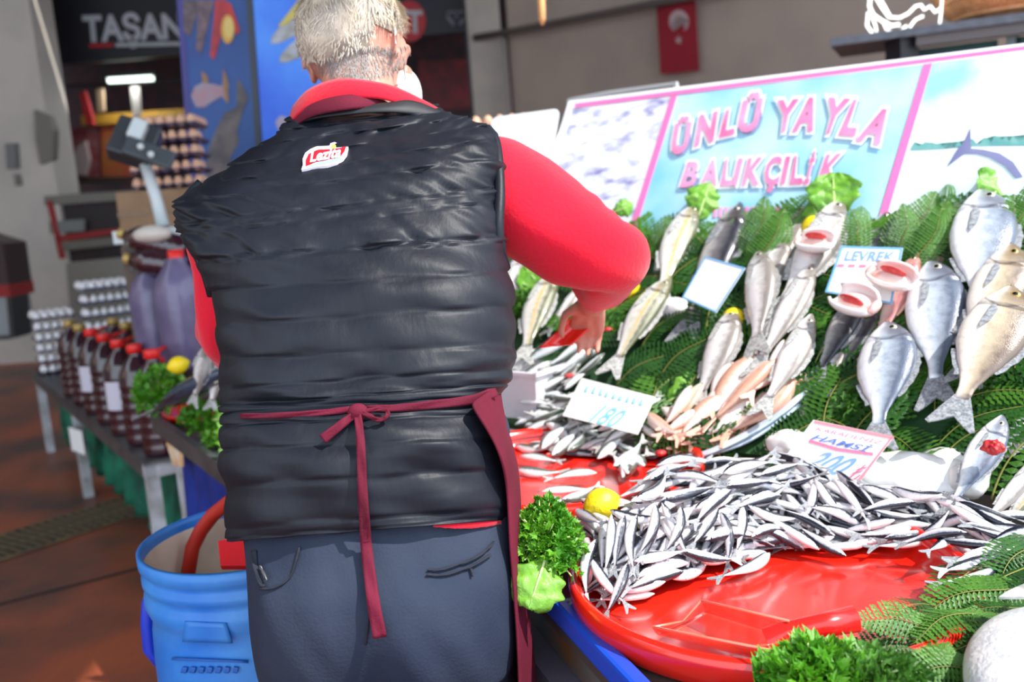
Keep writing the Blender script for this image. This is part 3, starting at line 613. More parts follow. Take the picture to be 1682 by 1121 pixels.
MB().box(((c1.x+c2_.x)/2+.05, (c1.y+c2_.y)/2, (zb+TZ)/2), .42, .22, zb-TZ-.006, -.6).build('body', mat('crate dark', (60, 44, 44), .7, c2=(40, 30, 34), ns=8), t, False)
MB().box(((c1.x+c2_.x)/2+.05, (c1.y+c2_.y)/2, (zb*.7+TZ*.3)), .43, .23, .03, -.6).build('slat', mat('crate slat', (80, 60, 54), .7), t, False)
# jugs lying on top with caps to the left
for (a, b, lab) in (((310, 412), (246, 396), 'dark purple jug lying on top of the wrapped bottles, upper one'), ((322, 440), (262, 432), 'dark purple jug lying under the upper one, beside the vest')):
    pa = D(a[0], a[1], 3.55); pb = D(b[0], b[1], 3.55); X = (pb-pa).normalized()
    o = dup(JG, None, lab, 'purple juice bottles'); Y = X.cross(Vector((0, 1, 0))).normalized(); Zx = X
    Mr = Matrix((Y, Zx.cross(Y), Zx)).transposed().to_4x4()
    o.matrix_basis = Matrix.Translation(pa) @ Mr @ Matrix.Scale(.72, 4)
# notes hanging at table
t = tag(MB().prism([Zp(118, 740, .26)+tn*0, Zp(140, 748, .26), Zp(140, 748, .26)+Vector((0, 0, .12)), Zp(118, 740, .26)+Vector((0, 0, .12))], td*.002).build('paper_note', MT['paper'], None, False), 'white paper note hanging on the green cloth below the table', 'note')
# ---- scale on a pole
sc0 = D(268, 372, 3.7)
t = thing('weighing_scale', 'white pole scale with tilted dark keypad head above the bottle table', 'scale', (sc0.x, sc0.y, TZ))
wm = mat('scale white', (200, 206, 206), .35); dkm = mat('scale dark', (52, 56, 60), .4)
MB().tube([D(238, 270, 3.7), D(256, 325, 3.7), sc0], [.022, .024, .026], 10).build('pole', wm, t)
MB().box((sc0.x, sc0.y, sc0.z-.03), .34, .26, .05, .2).build('pan', wm, t, False)
MB().box((sc0.x, sc0.y, (sc0.z-.06)/2), .3, .22, sc0.z-.07, .2).build('base_crate', mat('scale crate', (96, 80, 70), .7), t, False)
Rh = Matrix.Rotation(.35, 3, 'Z') @ Matrix.Rotation(-.4, 3, 'X') @ Matrix.Rotation(.45, 3, 'Y')
bevel(MB().box(D(222, 236, 3.72), .17, .1, .17, R=Rh).build('display_head', dkm, t, False), .01)
bevel(MB().box(D(226, 215, 3.66), .06, .06, .09, R=Rh).build('display_cap', wm, t, False), .01)
kc = D(245, 252, 3.6); bevel(MB().box(kc, .19, .03, .075, R=Rh).build('keypad', mat('keypad dark', (64, 70, 74), .4), t, False), .006)
for px in ((231, 241), (248, 254)):
    p = D(px[0], px[1], 3.575); MB().sphere(p, .014, 10, 6).build('button', wm, t)
# white bag things near the pole base
t = tag(MB().sphere(D(250, 385, 3.5), .05, 12, 8, Matrix.Diagonal((1.5, 1, .7))).build('white_bag', mat('bag white', (200, 190, 180), .5), None), 'small white bag under the scale pole', 'bag')
# ================================================================ blue barrel
bc = D(413, 880, 1.62); bz = .79; bc = Zp(408, 876, bz); br = .186
t = thing('plastic_barrel', 'open blue plastic barrel standing on the floor left of the man', 'barrel', (bc.x, bc.y, 0))
Mb = Matrix.Translation((bc.x, bc.y, 0)); r = br
prof = [(0, 0), (r*.86, 0), (r*.9, .015), (r*.93, .1), (r*.955, .25), (r*.965, .4), (r*.97, .52), (r*.965, .60), (r*.95, .655), (r*.93, .675), (r*.955, .685), (r*.985, .70), (r*.985, .715), (r*.955, .722), (r*.955, .732), (r*.985, .738), (r*.985, .748), (r*.955, .754), (r*.955, .762), (r*1.0, .770), (r*1.0, .79), (r*.965, .792), (r*.955, .78), (r*.95, .765)]
o = MB().lathe(prof, 64, Mb).build('barrel_wall', MT['blue_barrel'], t)
MB().lathe([(r*.95, .77), (r*.925, .74), (r*.93, .68), (r*.91, .66), (r*.92, .4), (r*.9, .12), (0, .10)], 64, Mb).build('inner_wall', MT['cream'], t)
# raised trapezoid plate and lettering band moulded on the wall
def on_barrel(px, py, lift=.003):
    d = ray(px, py); o_ = CO - Vector((bc.x, bc.y, 0)); a = d.x**2+d.y**2; b_ = 2*(o_.x*d.x+o_.y*d.y); c_ = o_.x**2+o_.y**2-(r*.965+lift)**2; s_ = (-b_-math.sqrt(max(0, b_*b_-4*a*c_)))/(2*a); return CO+d*s_
def barrel_patch(name, TL, TR, BR, BL, lift, m):
    n = 8; P = []
    for i in range(n+1):
        u = i/n; P.append([on_barrel(*((Vector(TL)*(1-u)+Vector(TR)*u)*(1-v)+(Vector(BL)*(1-u)+Vector(BR)*u)*v), lift) for v in (0, .25, .5, .75, 1)])
    return solid(MB().grid(P).build(name, m, t), .004)
barrel_patch('moulded_plate', (304, 1021), (372, 1024), (382, 1057), (300, 1054), .005, MT['blue_barrel'])
barrel_patch('moulded_line', (283, 1081), (408, 1086), (408, 1089), (283, 1084), .003, mat('barrel blue dark', (24, 92, 176), .5))
for k in range(7): barrel_patch('moulded_mark', (300+14*k, 1096), (308+14*k, 1097), (306+14*k, 1106), (298+14*k, 1105), .002, bpy.data.materials['barrel blue dark'])
for a_, z_ in ((3.05, .62), ):
    hp = [Vector((bc.x+rr*math.cos(a_+da), bc.y+rr*math.sin(a_+da), zz)) for rr, da, zz in ((r*.96, 0, .69), (r*1.07, .03, .67), (r*1.1, .05, .63), (r*1.12, .04, .58), (r*1.05, .02, .55), (r*1.0, 0, .57))]
    MB().tube(hp, .012, 8).build('handle', mat('handle blue', (24, 60, 190), .35), t)
# hose and red scrap in the barrel
hose = [Zp(370, 818, .86), D(378, 826, 1.63), D(352, 843, 1.67), D(330, 868, 1.70), D(316, 900, 1.71), D(306, 940, 1.70)]
o = MB().tube([D(420, 806, 1.6), D(378, 824, 1.66), D(350, 846, 1.69), D(330, 872, 1.70), D(316, 900, 1.70), D(306, 960, 1.69)], .0135, 12).build('red_hose', mat('red hose', (186, 44, 30), .4), None); tag(o, 'red rubber hose hanging over into the blue barrel', 'hose')
pl_ = (D(380, 890, 1.55), Vector((0, -.5, .87)).normalized())
o = flat_on('red_lid_piece', [(358, 889), (392, 883), (430, 886), (430, 930), (362, 930)], pl_, 0, mat('red lid', (228, 36, 44), .4), None, .01); tag(o, 'red plastic scrap lying inside the blue barrel', 'plastic')
# ================================================================ left end of the fish stall
LZ = .70
l0 = Zp(254, 692, LZ); l1 = Zp(378, 782, LZ); ld = (l1-l0).normalized(); ln = Vector((-ld.y, ld.x, 0)); ln = ln if ln.x > 0 else -ln
rzL = math.atan2(ld.y, ld.x); LL = (l1-l0).length
t = thing('fish_stand', 'steel rimmed stall tray at left with fish and greens on it', 'table', (l0+l1)/2)
MB().prism([l0, l1+ld*.1, l1+ld*.1+ln*.55, l0+ln*.55], (0, 0, -.03)).build('tray', mat('tray dark', (58, 72, 72), .4, c2=(40, 50, 50), ns=7), t, False)
MB().box((l0+l1)/2+ld*.05+Vector((0, 0, -.005)), LL+.1, .02, .055, rzL).build('front_rim', MT['metal'], t, False)
MB().box(l0+ln*.27+Vector((0, 0, -.005)), .02, .55, .055, rzL).build('side_rim', MT['metal'], t, False)
for f, g in ((.05, .06), (.05, .5), (.95, .06), (.95, .5)):
    p = l0+ld*LL*f+ln*g; MB().box((p.x, p.y, LZ/2-.016), .04, .04, LZ-.033, rzL).build('leg', MT['white_metal'], t, False)
drape('blue_cloth', l0+ld*.10+ln*.05, l1+ld*.1+ln*.05, LZ-.035, .12, 24, .012, mat('blue tarp', (18, 54, 150), .5, c2=(12, 40, 120), ns=6), 'blue tarpaulin hung under the left fish tray behind the barrel')
o = MB().prism([D(272, 727, 2.9), D(300, 738, 2.8), D(302, 768, 2.8), D(284, 764, 2.9)], (0, .004, 0)).build('paper_label', mat('paper label', (226, 220, 196), .6, c2=(210, 150, 90), ns=12), None, False); tag(o, 'white and orange paper label under the left stall tray corner', 'label')
o = MB().lathe([(0, .004), (.09, .006), (.11, .03), (.115, .03), (.112, .022), (.092, .0), (0, 0)], 32, Matrix.Translation(Zp(328, 686, LZ+.005))).build('red_plate', MT['red_p'], None); tag(o, 'small round red plate on the left fish tray', 'plate')
# ================================================================ the man
def eval_mesh(o, name):
    dg = bpy.context.evaluated_depsgraph_get(); dg.update()
    me = bpy.data.meshes.new_from_object(o.evaluated_get(dg)); me.name = name; o.modifiers.clear(); o.data = me
    me.polygons.foreach_set('use_smooth', [True]*len(me.polygons)); return o
def remesh(o, vox, it=4, name='body'):
    md = o.modifiers.new('r', 'REMESH'); md.mode = 'VOXEL'; md.voxel_size = vox; md.adaptivity = 0
    s_ = o.modifiers.new('s', 'SMOOTH'); s_.factor = .5; s_.iterations = it
    return eval_mesh(o, name)
man = thing('person', 'white haired man in black quilted vest and maroon apron reaching over the fish', 'person', (-.22, 1.36, 0))
FW = Vector((.0, 1, 0))
def caps(m_, pts, rad, nr=14):
    pts = [Vector(p) for p in pts]; m_.tube(pts, rad, nr)
    for p, r in ((pts[0], rad[0]), (pts[-1], rad[-1])): m_.sphere(p, r*.995, 12, 8)
def hip(px, py, d): return D(px, py, d)
LSH = D(380, 365, 1.44); RSH = D(780, 305, 1.44); NK = D(590, 190, 1.515); HC = D(585, 78, 1.56)
PEL = D(620, 860, 1.30); CHS = D(580, 400, 1.42)
REL = D(1003, 425, 1.50); RWR = D(972, 497, 1.66); LEL = D(378, 575, 1.50); LWR = D(392, 566, 1.68)
B = MB()
caps(B, [D(620, 860, 1.31), D(610, 680, 1.34), D(580, 420, 1.43), D(585, 300, 1.49), NK], [.125, .115, .12, .085, .056])
caps(B, [D(500, 310, 1.47), LSH], [.06, .05]); caps(B, [D(700, 290, 1.47), RSH], [.06, .055])
caps(B, [NK, D(588, 130, 1.53)], [.062, .06])
caps(B, [RSH, D(900, 360, 1.45), REL, D(990, 458, 1.58), RWR], [.058, .05, .042, .038, .027])
caps(B, [LSH, D(382, 460, 1.46), D(388, 560, 1.49), LWR], [.048, .042, .036, .028])
# head, turned slightly right and bowed forward
Hr = Matrix.Rotation(-.44, 3, 'Z') @ Matrix.Rotation(-.28, 3, 'X')
def hp(x, y, z): return HC + Hr @ Vector((x, y, z))
HM = MB()
B.sphere(hp(0, -.012, .012), 1, 28, 20, Hr @ Matrix.Diagonal((.080, .098, .098)))
B.sphere(hp(0, .035, -.045), 1, 22, 14, Hr @ Matrix.Diagonal((.062, .062, .075)))
B.sphere(hp(0, .07, -.092), 1, 14, 10, Hr @ Matrix.Diagonal((.032, .026, .026)))            # chin
caps(B, [hp(-.045, .05, -.075), hp(.045, .05, -.075)], [.024, .024])
caps(B, [hp(0, .092, .005), hp(0, .118, -.03)], [.010, .016]); B.sphere(hp(0, .10, -.064), .015, 10, 8, Matrix.Diagonal((1.6, .8, .6)))  # nose, lips
caps(B, [hp(-.045, .082, .022), hp(.045, .082, .022)], [.013, .013])   # brow
for s_ in (-1, 1):
    B.sphere(hp(s_*.052, .068, -.03), .02, 10, 8)    # cheeks
    B.sphere(hp(s_*.085, .0, -.022), 1, 12, 10, Hr @ Matrix.Rotation(-s_*.45, 3, 'Z') @ Matrix.Diagonal((.009, .021, .034)))  # ears
    caps(B, [hp(s_*.087, -.014, .0), hp(s_*.096, -.02, .0), hp(s_*.094, -.018, -.03)], [.006, .005, .005])
    # legs and feet
    hj = D(620-s_*-105, 930, 1.30); kn = Vector((hj.x*.98, 1.36, .46)); an = Vector((hj.x*.95, 1.33, .09))
    caps(B, [hj, kn, an], [.085, .055, .04]); caps(B, [an-Vector((0, .03, .045)), an+Vector((s_*.01, .17, -.06))], [.04, .03])
# hands with five fingers
def hand(m_, wr, fwd, side, up, spread=1, curl=.5, k=1.0):
    f = fwd.normalized(); s_ = (side - f*side.dot(f)).normalized(); u = f.cross(s_)
    if u.dot(up) < 0: u = -u
    for o_ in (-.022, 0, .022): caps(m_, [wr+s_*o_*.6*k, wr+f*.045*k+s_*o_*k, wr+f*.085*k+s_*o_*1.35*k], [.017*k, .0165*k, .012*k], 10)
    for i, (o_, L_) in enumerate(((-.033, .070), (-.011, .082), (.011, .078), (.033, .062))):
        p = wr+f*.085*k+s_*o_*k; d1 = (f-u*.25*curl*2).normalized(); d2 = (f*.6-u*curl*1.6).normalized(); d3 = (f*.1-u*1.0).normalized()
        a = p+d1*L_*.42*k; b = a+d2*L_*.33*k; c = b+d3*L_*.25*k
        caps(m_, [p, a, b, c], [.0098*k, .0088*k, .008*k, .007*k], 9)
    p = wr+f*.02*k+s_*.026*k; a = p+(f*.5+s_*.75-u*.4).normalized()*.038*k; b = a+(f*.8+s_*.15-u*.6).normalized()*.032*k; c = b+(f*.8-s_*.2-u*.5).normalized()*.024*k
    caps(m_, [p, a, b, c], [.014*k, .011*k, .0095*k, .008*k], 9)
hand(B, RWR, D(962, 548, 1.74)-RWR, Vector((-1, .1, .2)), Vector((0, -.3, 1)), curl=.45, k=.8)
hand(B, LWR, D(412, 600, 1.78)-LWR, Vector((1, 0, .1)), Vector((0, 0, 1)), curl=.4)
body = link('body', B.me('body'), MT['skin'], man); remesh(body, .0046, 5, 'body'); body.data.materials.clear(); body.data.materials.append(MT['skin'])
for s_ in (-1, 1):
    e = MB().sphere(hp(s_*.031, .083, .0), .0125, 12, 8).build('eye', MT['paper'], man); MB().sphere(hp(s_*.031, .0925, .0), .0055, 8, 6).build('iris', MT['pupil'], e)
# ---- lofted clothes
def sgnp(v, p): return math.copysign(abs(v)**p, v)
def catm(P, t):
    n = len(P)-1; i = min(int(t), n-1); u = t-i
    p0, p1, p2, p3 = P[max(i-1, 0)], P[i], P[i+1], P[min(i+2, n)]
    return tuple(.5*((2*b)+(-a+c)*u+(2*a-5*b+4*c-d)*u*u+(-a+3*b-3*c+d)*u**3) for a, b, c, d in zip(p0, p1, p2, p3))
# Lx,Ly,Rx,Ry,depth,halfthick
VR = [(386, 889, 838, 854, 1.285, .150), (381, 830, 838, 800, 1.285, .156), (377, 760, 836, 735, 1.29, .158), (379, 706, 828, 688, 1.30, .152), (377, 678, 820, 650, 1.31, .140),
      (368, 655, 838, 618, 1.325, .146), (369, 600, 848, 575, 1.34, .155), (362, 530, 843, 500, 1.36, .160), (347, 465, 833, 432, 1.38, .160), (322, 412, 825, 372, 1.40, .156),
      (300, 360, 824, 300, 1.42, .145), (306, 322, 822, 245, 1.435, .128), (350, 288, 808, 214, 1.455, .110), (412, 246, 775, 196, 1.475, .092), (462, 216, 735, 184, 1.49, .078), (476, 200, 722, 174, 1.50, .066), (492, 186, 704, 166, 1.508, .056)]
def ring(t, g=0.0, pw=2.6, n=190):
    Lx, Ly, Rx, Ry, d, th = catm(VR, t); Lp = D(Lx, Ly, d); Rp = D(Rx, Ry, d); c = (Lp+Rp)/2; h = (Rp-Lp)/2; hl = h.length; h.normalize()
    f = (c-CO).normalized(); f = (f-h*f.dot(h)).normalized(); out = []
    for k in range(n):
        a = 2*math.pi*k/n; out.append((c + h*(hl+g)*sgnp(math.cos(a), 2/pw) + f*(th+g)*sgnp(math.sin(a), 2/pw), h, f, a))
    return out
NV = 300; tt = [16*i/NV for i in range(NV+1)]
lines = [0.12, .42, 1.45, 2.35, 3.2, 4.0, 4.6, 5.35, 6.15, 6.95, 7.8, 8.75, 9.55, 9.85, 10.7, 11.5, 12.35, 13.2, 14.1, 15.0, 16.2]
P = []
for ti in tt:
    row = []
    li = max([l for l in lines if l <= ti] or [-.3]); ln_ = min([l for l in lines if l > ti] or [17]); fr = (ti-li)/(ln_-li)
    wv = min(1, (ln_-li)/.7)
    for k, (p, h, f, a) in enumerate(ring(ti, .0, 2.5)):
        nrm = (h*math.cos(a) + f*math.sin(a)).normalized()
        x = math.cos(a); bx = p.dot(h)
        puff = .0050*wv*(math.sin(math.pi*fr)**.38 if 0 < fr < 1 else 0)
        q = Vector((bx*26, ti*1.3+li*3.1, 2.0 if a > math.pi else 9.0)); up_ = ti > 8.6
        gath = noise.noise(Vector((bx*(40 if up_ else 18)+ti*.7, ti*.8+li*5.3, 1)))*(.017 if up_ else .008)*(.35+.65*abs(2*fr-1))*min(1, 14*fr*(1-fr))
        big = noise.noise(Vector((bx*5, ti*.45, 4)))*.010 + noise.noise(Vector((bx*9+ti*1.2, ti*.8-bx*4, 11)))*.007
        diag = .004*math.sin((bx*.8+ti*.10)*30+3*noise.noise(q*.1))*max(0, 1-abs(ti-6.2)/2.5)*max(0, x)*.8
        row.append(p + nrm*(puff + gath + big + diag - .004))
    P.append(row + [row[0]])
vest = MB().grid(P).build('vest', MT['black_q'], man); solid(vest, .004, -1)
MBs = {}
# hips and trousers
TR = [(404, 700, 835, 690, 1.31, .125), (404, 760, 838, 750, 1.30, .130), (404, 830, 838, 820, 1.29, .138), (408, 880, 842, 862, 1.285, .150), (411, 930, 845, 905, 1.275, .162), (417, 985, 848, 960, 1.275, .165), (424, 1040, 850, 1020, 1.28, .155), (432, 1085, 850, 1070, 1.29, .14)]
T = MB(); rows = []
for i in range(41):
    Lx, Ly, Rx, Ry, d, th = catm(TR, 7*i/40); Lp = D(Lx, Ly, d); Rp = D(Rx, Ry, d); c = (Lp+Rp)/2; h = (Rp-Lp)/2; f = Vector((0, 1, 0))
    cleft = .02*max(0, (i-21)/19)
    rows.append([c+h*sgnp(math.cos(a), .82)+f*th*sgnp(math.sin(a), .82) + f*(cleft*math.exp(-(math.cos(a)/.12)**2) if math.sin(a) < 0 else 0) for a in [2*math.pi*k/64 for k in range(64)]])
vs = [p for r_ in rows for p in r_]; fs = [(i*64+k, i*64+(k+1) % 64, (i+1)*64+(k+1) % 64, (i+1)*64+k) for i in range(40) for k in range(64)]
fs += [tuple(range(64))[::-1], tuple(40*64+k for k in range(64))]; T.add(vs, fs)
for (px, s_) in ((533, -1), (742, 1)):
    a0 = D(px, 1070, 1.29); T.tube([a0+Vector((0, 0, .10)), a0, Vector((a0.x, 1.31, .55)), Vector((a0.x+.01*s_, 1.33, .46)), Vector((a0.x, 1.33, .25)), Vector((a0.x-.005*s_, 1.32, .06))], [.088, .092, .085, .078, .070, .072], 24)
trs = link('trousers', T.me('trousers'), MT['trouser'], man); remesh(trs, .006, 4, 'trousers')
trs.data.materials.clear(); trs.data.materials.append(MT['trouser'])
nrm_ = [v.normal.copy() for v in trs.data.vertices]
for v, nv_ in zip(trs.data.vertices, nrm_):
    q = v.co.copy(); v.co = q + nv_*(.006*noise.noise(Vector((q.x*9, q.y*9, q.z*5))) + .004*noise.noise(Vector((q.x*24+q.z*10, q.y*9, q.z*9))))
for (px, s_) in ((533, -1), (742, 1)):
    a0 = D(px, 1070, 1.29); m_ = MB(); m_.sphere((a0.x, 1.36, .035), 1, 18, 10, Matrix.Diagonal((.05, .14, .045))).box((a0.x, 1.36, .008), .10, .27, .014)
    m_.build('shoe', MT['black_trim'], man)
# sleeves (red jersey)
def sleeve(pts, rad, name, seed, flat=1):
    n = 60; m_ = MB(); Pc = [(*p, r_) for p, r_ in zip(pts, rad)]; cp = [catm(Pc, (len(Pc)-1)*i/n) for i in range(n+1)]
    m_.tube([c[:3] for c in cp], [c[3] for c in cp], 40, cap=False)
    for i, v in enumerate(m_.v):
        ti = (i//40)/n; a = 2*math.pi*(i % 40)/40; c = Vector(cp[i//40][:3]); d = (v-c).normalized()
        el = math.exp(-((ti-.60)/.16)**2)
        m_.v[i] = v + d*(.010*noise.noise(Vector((ti*5+seed, math.cos(a)*1.3, math.sin(a)*1.3))) + el*.0035*math.sin(ti*60+3*math.sin(a+seed))*max(0, math.sin(a*1.0+seed*1.3)) + .0022*math.sin(ti*17+3*math.cos(a+seed)))
    return m_.build(name, MT['red_fleece'], man)
sleeve([D(740, 300, 1.46), D(795, 312, 1.48), D(848, 336, 1.475), D(915, 376, 1.465), D(968, 405, 1.47), D(1003, 424, 1.50), D(1000, 448, 1.56), D(978, 470, 1.63)], [.070, .089, .086, .0785, .071, .0645, .056, .046], 'sleeve', 3)
sleeve([D(372, 330, 1.43), D(374, 400, 1.45), D(378, 470, 1.46), D(384, 540, 1.48), D(392, 568, 1.54), D(395, 566, 1.62)], [.066, .062, .060, .058, .052, .042], 'sleeve', 8)
# red jersey hem peeking out + collar
dgB = lambda o: BVHTree.FromPolygons([v.co for v in o.data.vertices], [tuple(p.vertices) for p in o.data.polygons])
bv_v = dgB(vest); bv_t = dgB(trs); bv_b = dgB(body)
def hit(px, py, off=.003, trees=(bv_v, bv_t)):
    d = ray(px, py).normalized(); best = None
    for b_ in trees:
        h = b_.ray_cast(CO, d)
        if h[0] is not None and (best is None or h[3] < best[1]): best = (h[0], h[3], h[1])
    if best is None: return D(px, py, 1.2), -d
    return best[0]-d*off, -d
def ribbon(name, pts, wid, m, off=.006, parent=None, n=6, sub=5, tw=0):
    pp = []
    for i in range(len(pts)-1):
        for k in range(sub): pp.append(catm([(*p,) for p in pts], i+k/sub))
    pp.append(pts[-1]); P = []; dp = []
    for (x, y) in pp: dp.append((hit(x, y, off)[0]-CO).dot(R3 @ Vector((0, 0, -1))))
    dp = [min(dp[max(0, i-1):i+2]) for i in range(len(dp))]
    for i, (x, y) in enumerate(pp):
        a = Vector(pp[max(0, i-1)]); b = Vector(pp[min(len(pp)-1, i+1)]); d = (b-a).normalized(); nx = Vector((-d.y, d.x))*(wid[0]+(wid[1]-wid[0])*i/(len(pp)-1))/2
        P.append([D(x+nx.x*s_, y+nx.y*s_, dp[i]+.0015*math.sin(s_*2+i*.8)) for s_ in (-1, -.5, 0, .5, 1)])
    return solid(MB().grid(P).build(name, m, parent or man), .002)
P = []
fwd_ = R3 @ Vector((0, 0, -1))
for i in range(25):
    u = i/24; px = 712+122*u; py = 925.0; pr_ = None
    while py > 820:
        h_ = bv_v.ray_cast(CO, ray(px, py).normalized())
        if h_[0] is not None: break
        py -= 1.0
    dv_ = (h_[0]-CO).dot(fwd_) if h_[0] is not None else 1.15
    P.append([D(px, py-10, dv_+.010), D(px, py-2, dv_+.006), D(px, py+1+9*math.sin(math.pi*(.06+.94*u)*.86), dv_+.004)])
solid(MB().grid(P).build('shirt_hem', MT['red_fleece'], man), .003)
# apron waist band, knot, bow, tails
aps = ribbon('apron_string', [(395, 684), (450, 683), (520, 679), (575, 673)], (8, 10), MT['maroon'], .004)
ribbon('apron_string', [(600, 672), (660, 670), (720, 664), (780, 656), (815, 642)], (10, 18), MT['maroon'], .004)
ribbon('apron_tail', [(586, 680), (568, 692), (548, 708), (530, 722)], (11, 17), MT['maroon'], .012)
ribbon('apron_tail', [(587, 680), (592, 720), (594, 770), (597, 830), (601, 890), (608, 950), (615, 1000), (624, 1048)], (12, 23), MT['maroon'], .012)
ribbon('bow_loop', [(590, 676), (606, 683), (620, 690), (634, 686), (636, 676), (624, 672), (604, 675), (590, 676)], (7, 7), MT['maroon'], .016)
k_ = hit(588, 677, .012)[0]; MB().sphere(k_, .011, 12, 8, Matrix.Diagonal((1.2, .8, 1))).build('knot', MT['maroon'], man)
# apron skirt: wraps the front of the body, its right edge seen past the hip
rows = []
inn = [(772, 664), (790, 690), (812, 725), (826, 760), (833, 800), (836, 850), (838, 900), (843, 960), (848, 1020), (851, 1080), (853, 1130), (856, 1300)]
out = [(821, 630), (826, 672), (836, 712), (848, 748), (854, 790), (856, 840), (857, 890), (862, 950), (870, 1020), (878, 1085), (884, 1140), (905, 1330)]
for i in range(len(inn)):
    (ax, ay), (bx_, by) = inn[i], out[i]
    d0 = 1.175 if i < 4 else 1.20; row = []
    for u in (0, .2, .4, .6, .8, 1.0): row.append(D(ax+(bx_-ax)*u, ay+(by-ay)*u, d0+.04*u+.08*u*u))
    row.append(D(bx_-2, by, 1.40)); row.append(D(bx_-45, by-8, 1.49)); row.append(D(620, by-5, 1.52)); row.append(D(450, by+20, 1.47)); row.append(D(404+20*min(1, i/9), by+25, 1.38)); row.append(D(408+20*min(1, i/9), by+28, 1.32))
    rows.append(row)
ap = MB().grid(rows).build('apron', MT['maroon'], man); sb = ap.modifiers.new('sub', 'SUBSURF'); sb.levels = 2; sb.render_levels = 2; solid(ap, .003)
m_ = MB(); pts = [hit(*p, .006)[0] for p in ((770, 663), (795, 655), (818, 640))]
# bib over the chest (front, hidden) and neck strap
NKc = D(588, 150, 1.515)
def band(name, L_, Rr, dep, th, g, hgt, m, a0=math.pi, a1=2*math.pi, lean_=0, n=40):
    Lp = D(*L_, dep); Rp = D(*Rr, dep); c = (Lp+Rp)/2; h = (Rp-Lp)/2; hl = h.length; h.normalize(); f = Vector((0, 1, 0)); f = (f-h*f.dot(h)).normalized(); u = h.cross(f); P = []
    for i in range(n+1):
        a = a0+(a1-a0)*i/n; b_ = c+h*(hl+g)*math.cos(a)+f*(th+g)*math.sin(a)
        dr = (h*math.cos(a)+f*math.sin(a)); P.append([b_ + u*hgt*(j/4-.0) - dr*lean_*j/4 + dr*.004*math.sin(j*math.pi/4) for j in range(5)])
    return MB().grid(P).build(name, m, man)
# red collar, maroon strap, black vest collar
col = [((468, 216), (748, 196), 1.50, .082, 0, .0), ]
def collar(name, low, top, m, dl=1.49, dt=1.50, tk=.004, sub=6):
    """low/top: pixel polylines left to right along the back of the neck"""
    P = []; n = 30
    for i in range(n+1):
        t_ = i/n; a = catm([(*p,) for p in low], t_*(len(low)-1)); b = catm([(*p,) for p in top], t_*(len(top)-1)); bow = math.sin(math.pi*t_)
        dA = dl-.085*bow**.7; dB = dt-.075*bow**.7
        P.append([D(a[0]+(b[0]-a[0])*j/sub, a[1]+(b[1]-a[1])*j/sub, dA+(dB-dA)*j/sub-.005*math.sin(math.pi*j/sub)) for j in range(sub+1)])
    return solid(MB().grid(P).build(name, m, man), tk, 0)
collar('collar', [(470, 214), (498, 184), (560, 164), (620, 162), (672, 176), (740, 198)], [(482, 176), (508, 148), (556, 131), (618, 136), (668, 152), (742, 192)], MT['red_fleece'], 1.50, 1.505)
collar('neck_strap', [(476, 215), (510, 193), (560, 182), (612, 178), (655, 186)], [(480, 198), (512, 172), (560, 158), (612, 158), (658, 182)], MT['maroon'], 1.485, 1.488, .003)
collar('vest_collar', [(462, 222), (500, 200), (560, 190), (630, 185), (690, 190), (752, 200)], [(470, 212), (508, 188), (560, 178), (630, 172), (680, 168), (745, 196)], MT['black_trim'], 1.492, 1.496, .006)
# armhole bindings
def cord(name, pts, r_, m, dep=None):
    pp = [catm([(*p,) for p in pts], (len(pts)-1)*i/30) for i in range(31)]
    MB().tube([D(p[0], p[1], p[2]) for p in pp], r_, 10, flat=1.0).build(name, m, man)
cord('armhole_binding', [(800, 212, 1.44), (813, 232, 1.42), (819, 270, 1.385), (821, 320, 1.36), (819, 370, 1.345), (822, 412, 1.35), (830, 440, 1.38)], .0085, MT['black_q'])
cord('armhole_binding', [(330, 300, 1.42), (304, 330, 1.41), (300, 362, 1.385), (318, 405, 1.355), (338, 450, 1.345), (348, 485, 1.36)], .0075, MT['black_q'])
# hem cord of vest
# badge
bc_ = hit(534, 257, 0)[0]; bp0 = [hit(x, y, 0)[0] for x, y in ((500, 265), (568, 245), (534, 257), (520, 240), (550, 272))]
vx = (bp0[1]-bp0[0]).normalized(); vy = (bp0[3]-bp0[4]).normalized(); bnm = vx.cross(vy).normalized()
if bnm.dot(CO-bc_) < 0: bnm = -bnm
BP = (max(bp0, key=lambda p: p.dot(bnm)), bnm)
bs = lambda pts: [(480+x*120/1682, 210+y*80/1121) for x, y in pts]
bd = flat_on('badge', bs([(210, 960), (250, 850), (240, 720), (300, 580), (420, 490), (560, 430), (860, 415), (880, 360), (980, 330), (1060, 370), (1190, 340), (1290, 305), (1290, 420), (1250, 600), (1160, 720), (1000, 810), (800, 870), (560, 890), (380, 930)]), BP, .004, mat('badge white', (238, 228, 238), .5), man, .004)
flat_on('badge_print', bs([(310, 880), (310, 740), (370, 610), (470, 550), (600, 500), (900, 490), (1120, 460), (1250, 400), (1200, 540), (1120, 640), (980, 690), (760, 740), (520, 790), (400, 850)]), BP, .0048, mat('badge red', (190, 20, 40), .5), bd, .0008)
flat_on('badge_print', bs([(420, 850), (560, 800), (800, 760), (1000, 710), (1150, 660), (1080, 750), (900, 810), (620, 850), (420, 900), (300, 930)]), BP, .0048, mat('badge green', (150, 226, 170), .5), bd, .0008)
flat_on('badge_print', [(480+(950+55*math.cos(a*.52))*120/1682, 210+(425+50*math.sin(a*.52))*80/1121) for a in range(12)], BP, .0054, mat('badge yellow', (246, 232, 90), .5), bd, .0008)
text_on('badge_lettering', 'Lezita', [(507, 249), (561, 240), (559, 258), (509, 267)], BP, .0062, bpy.data.materials['badge white'], bd, off=.03, shear=.3)
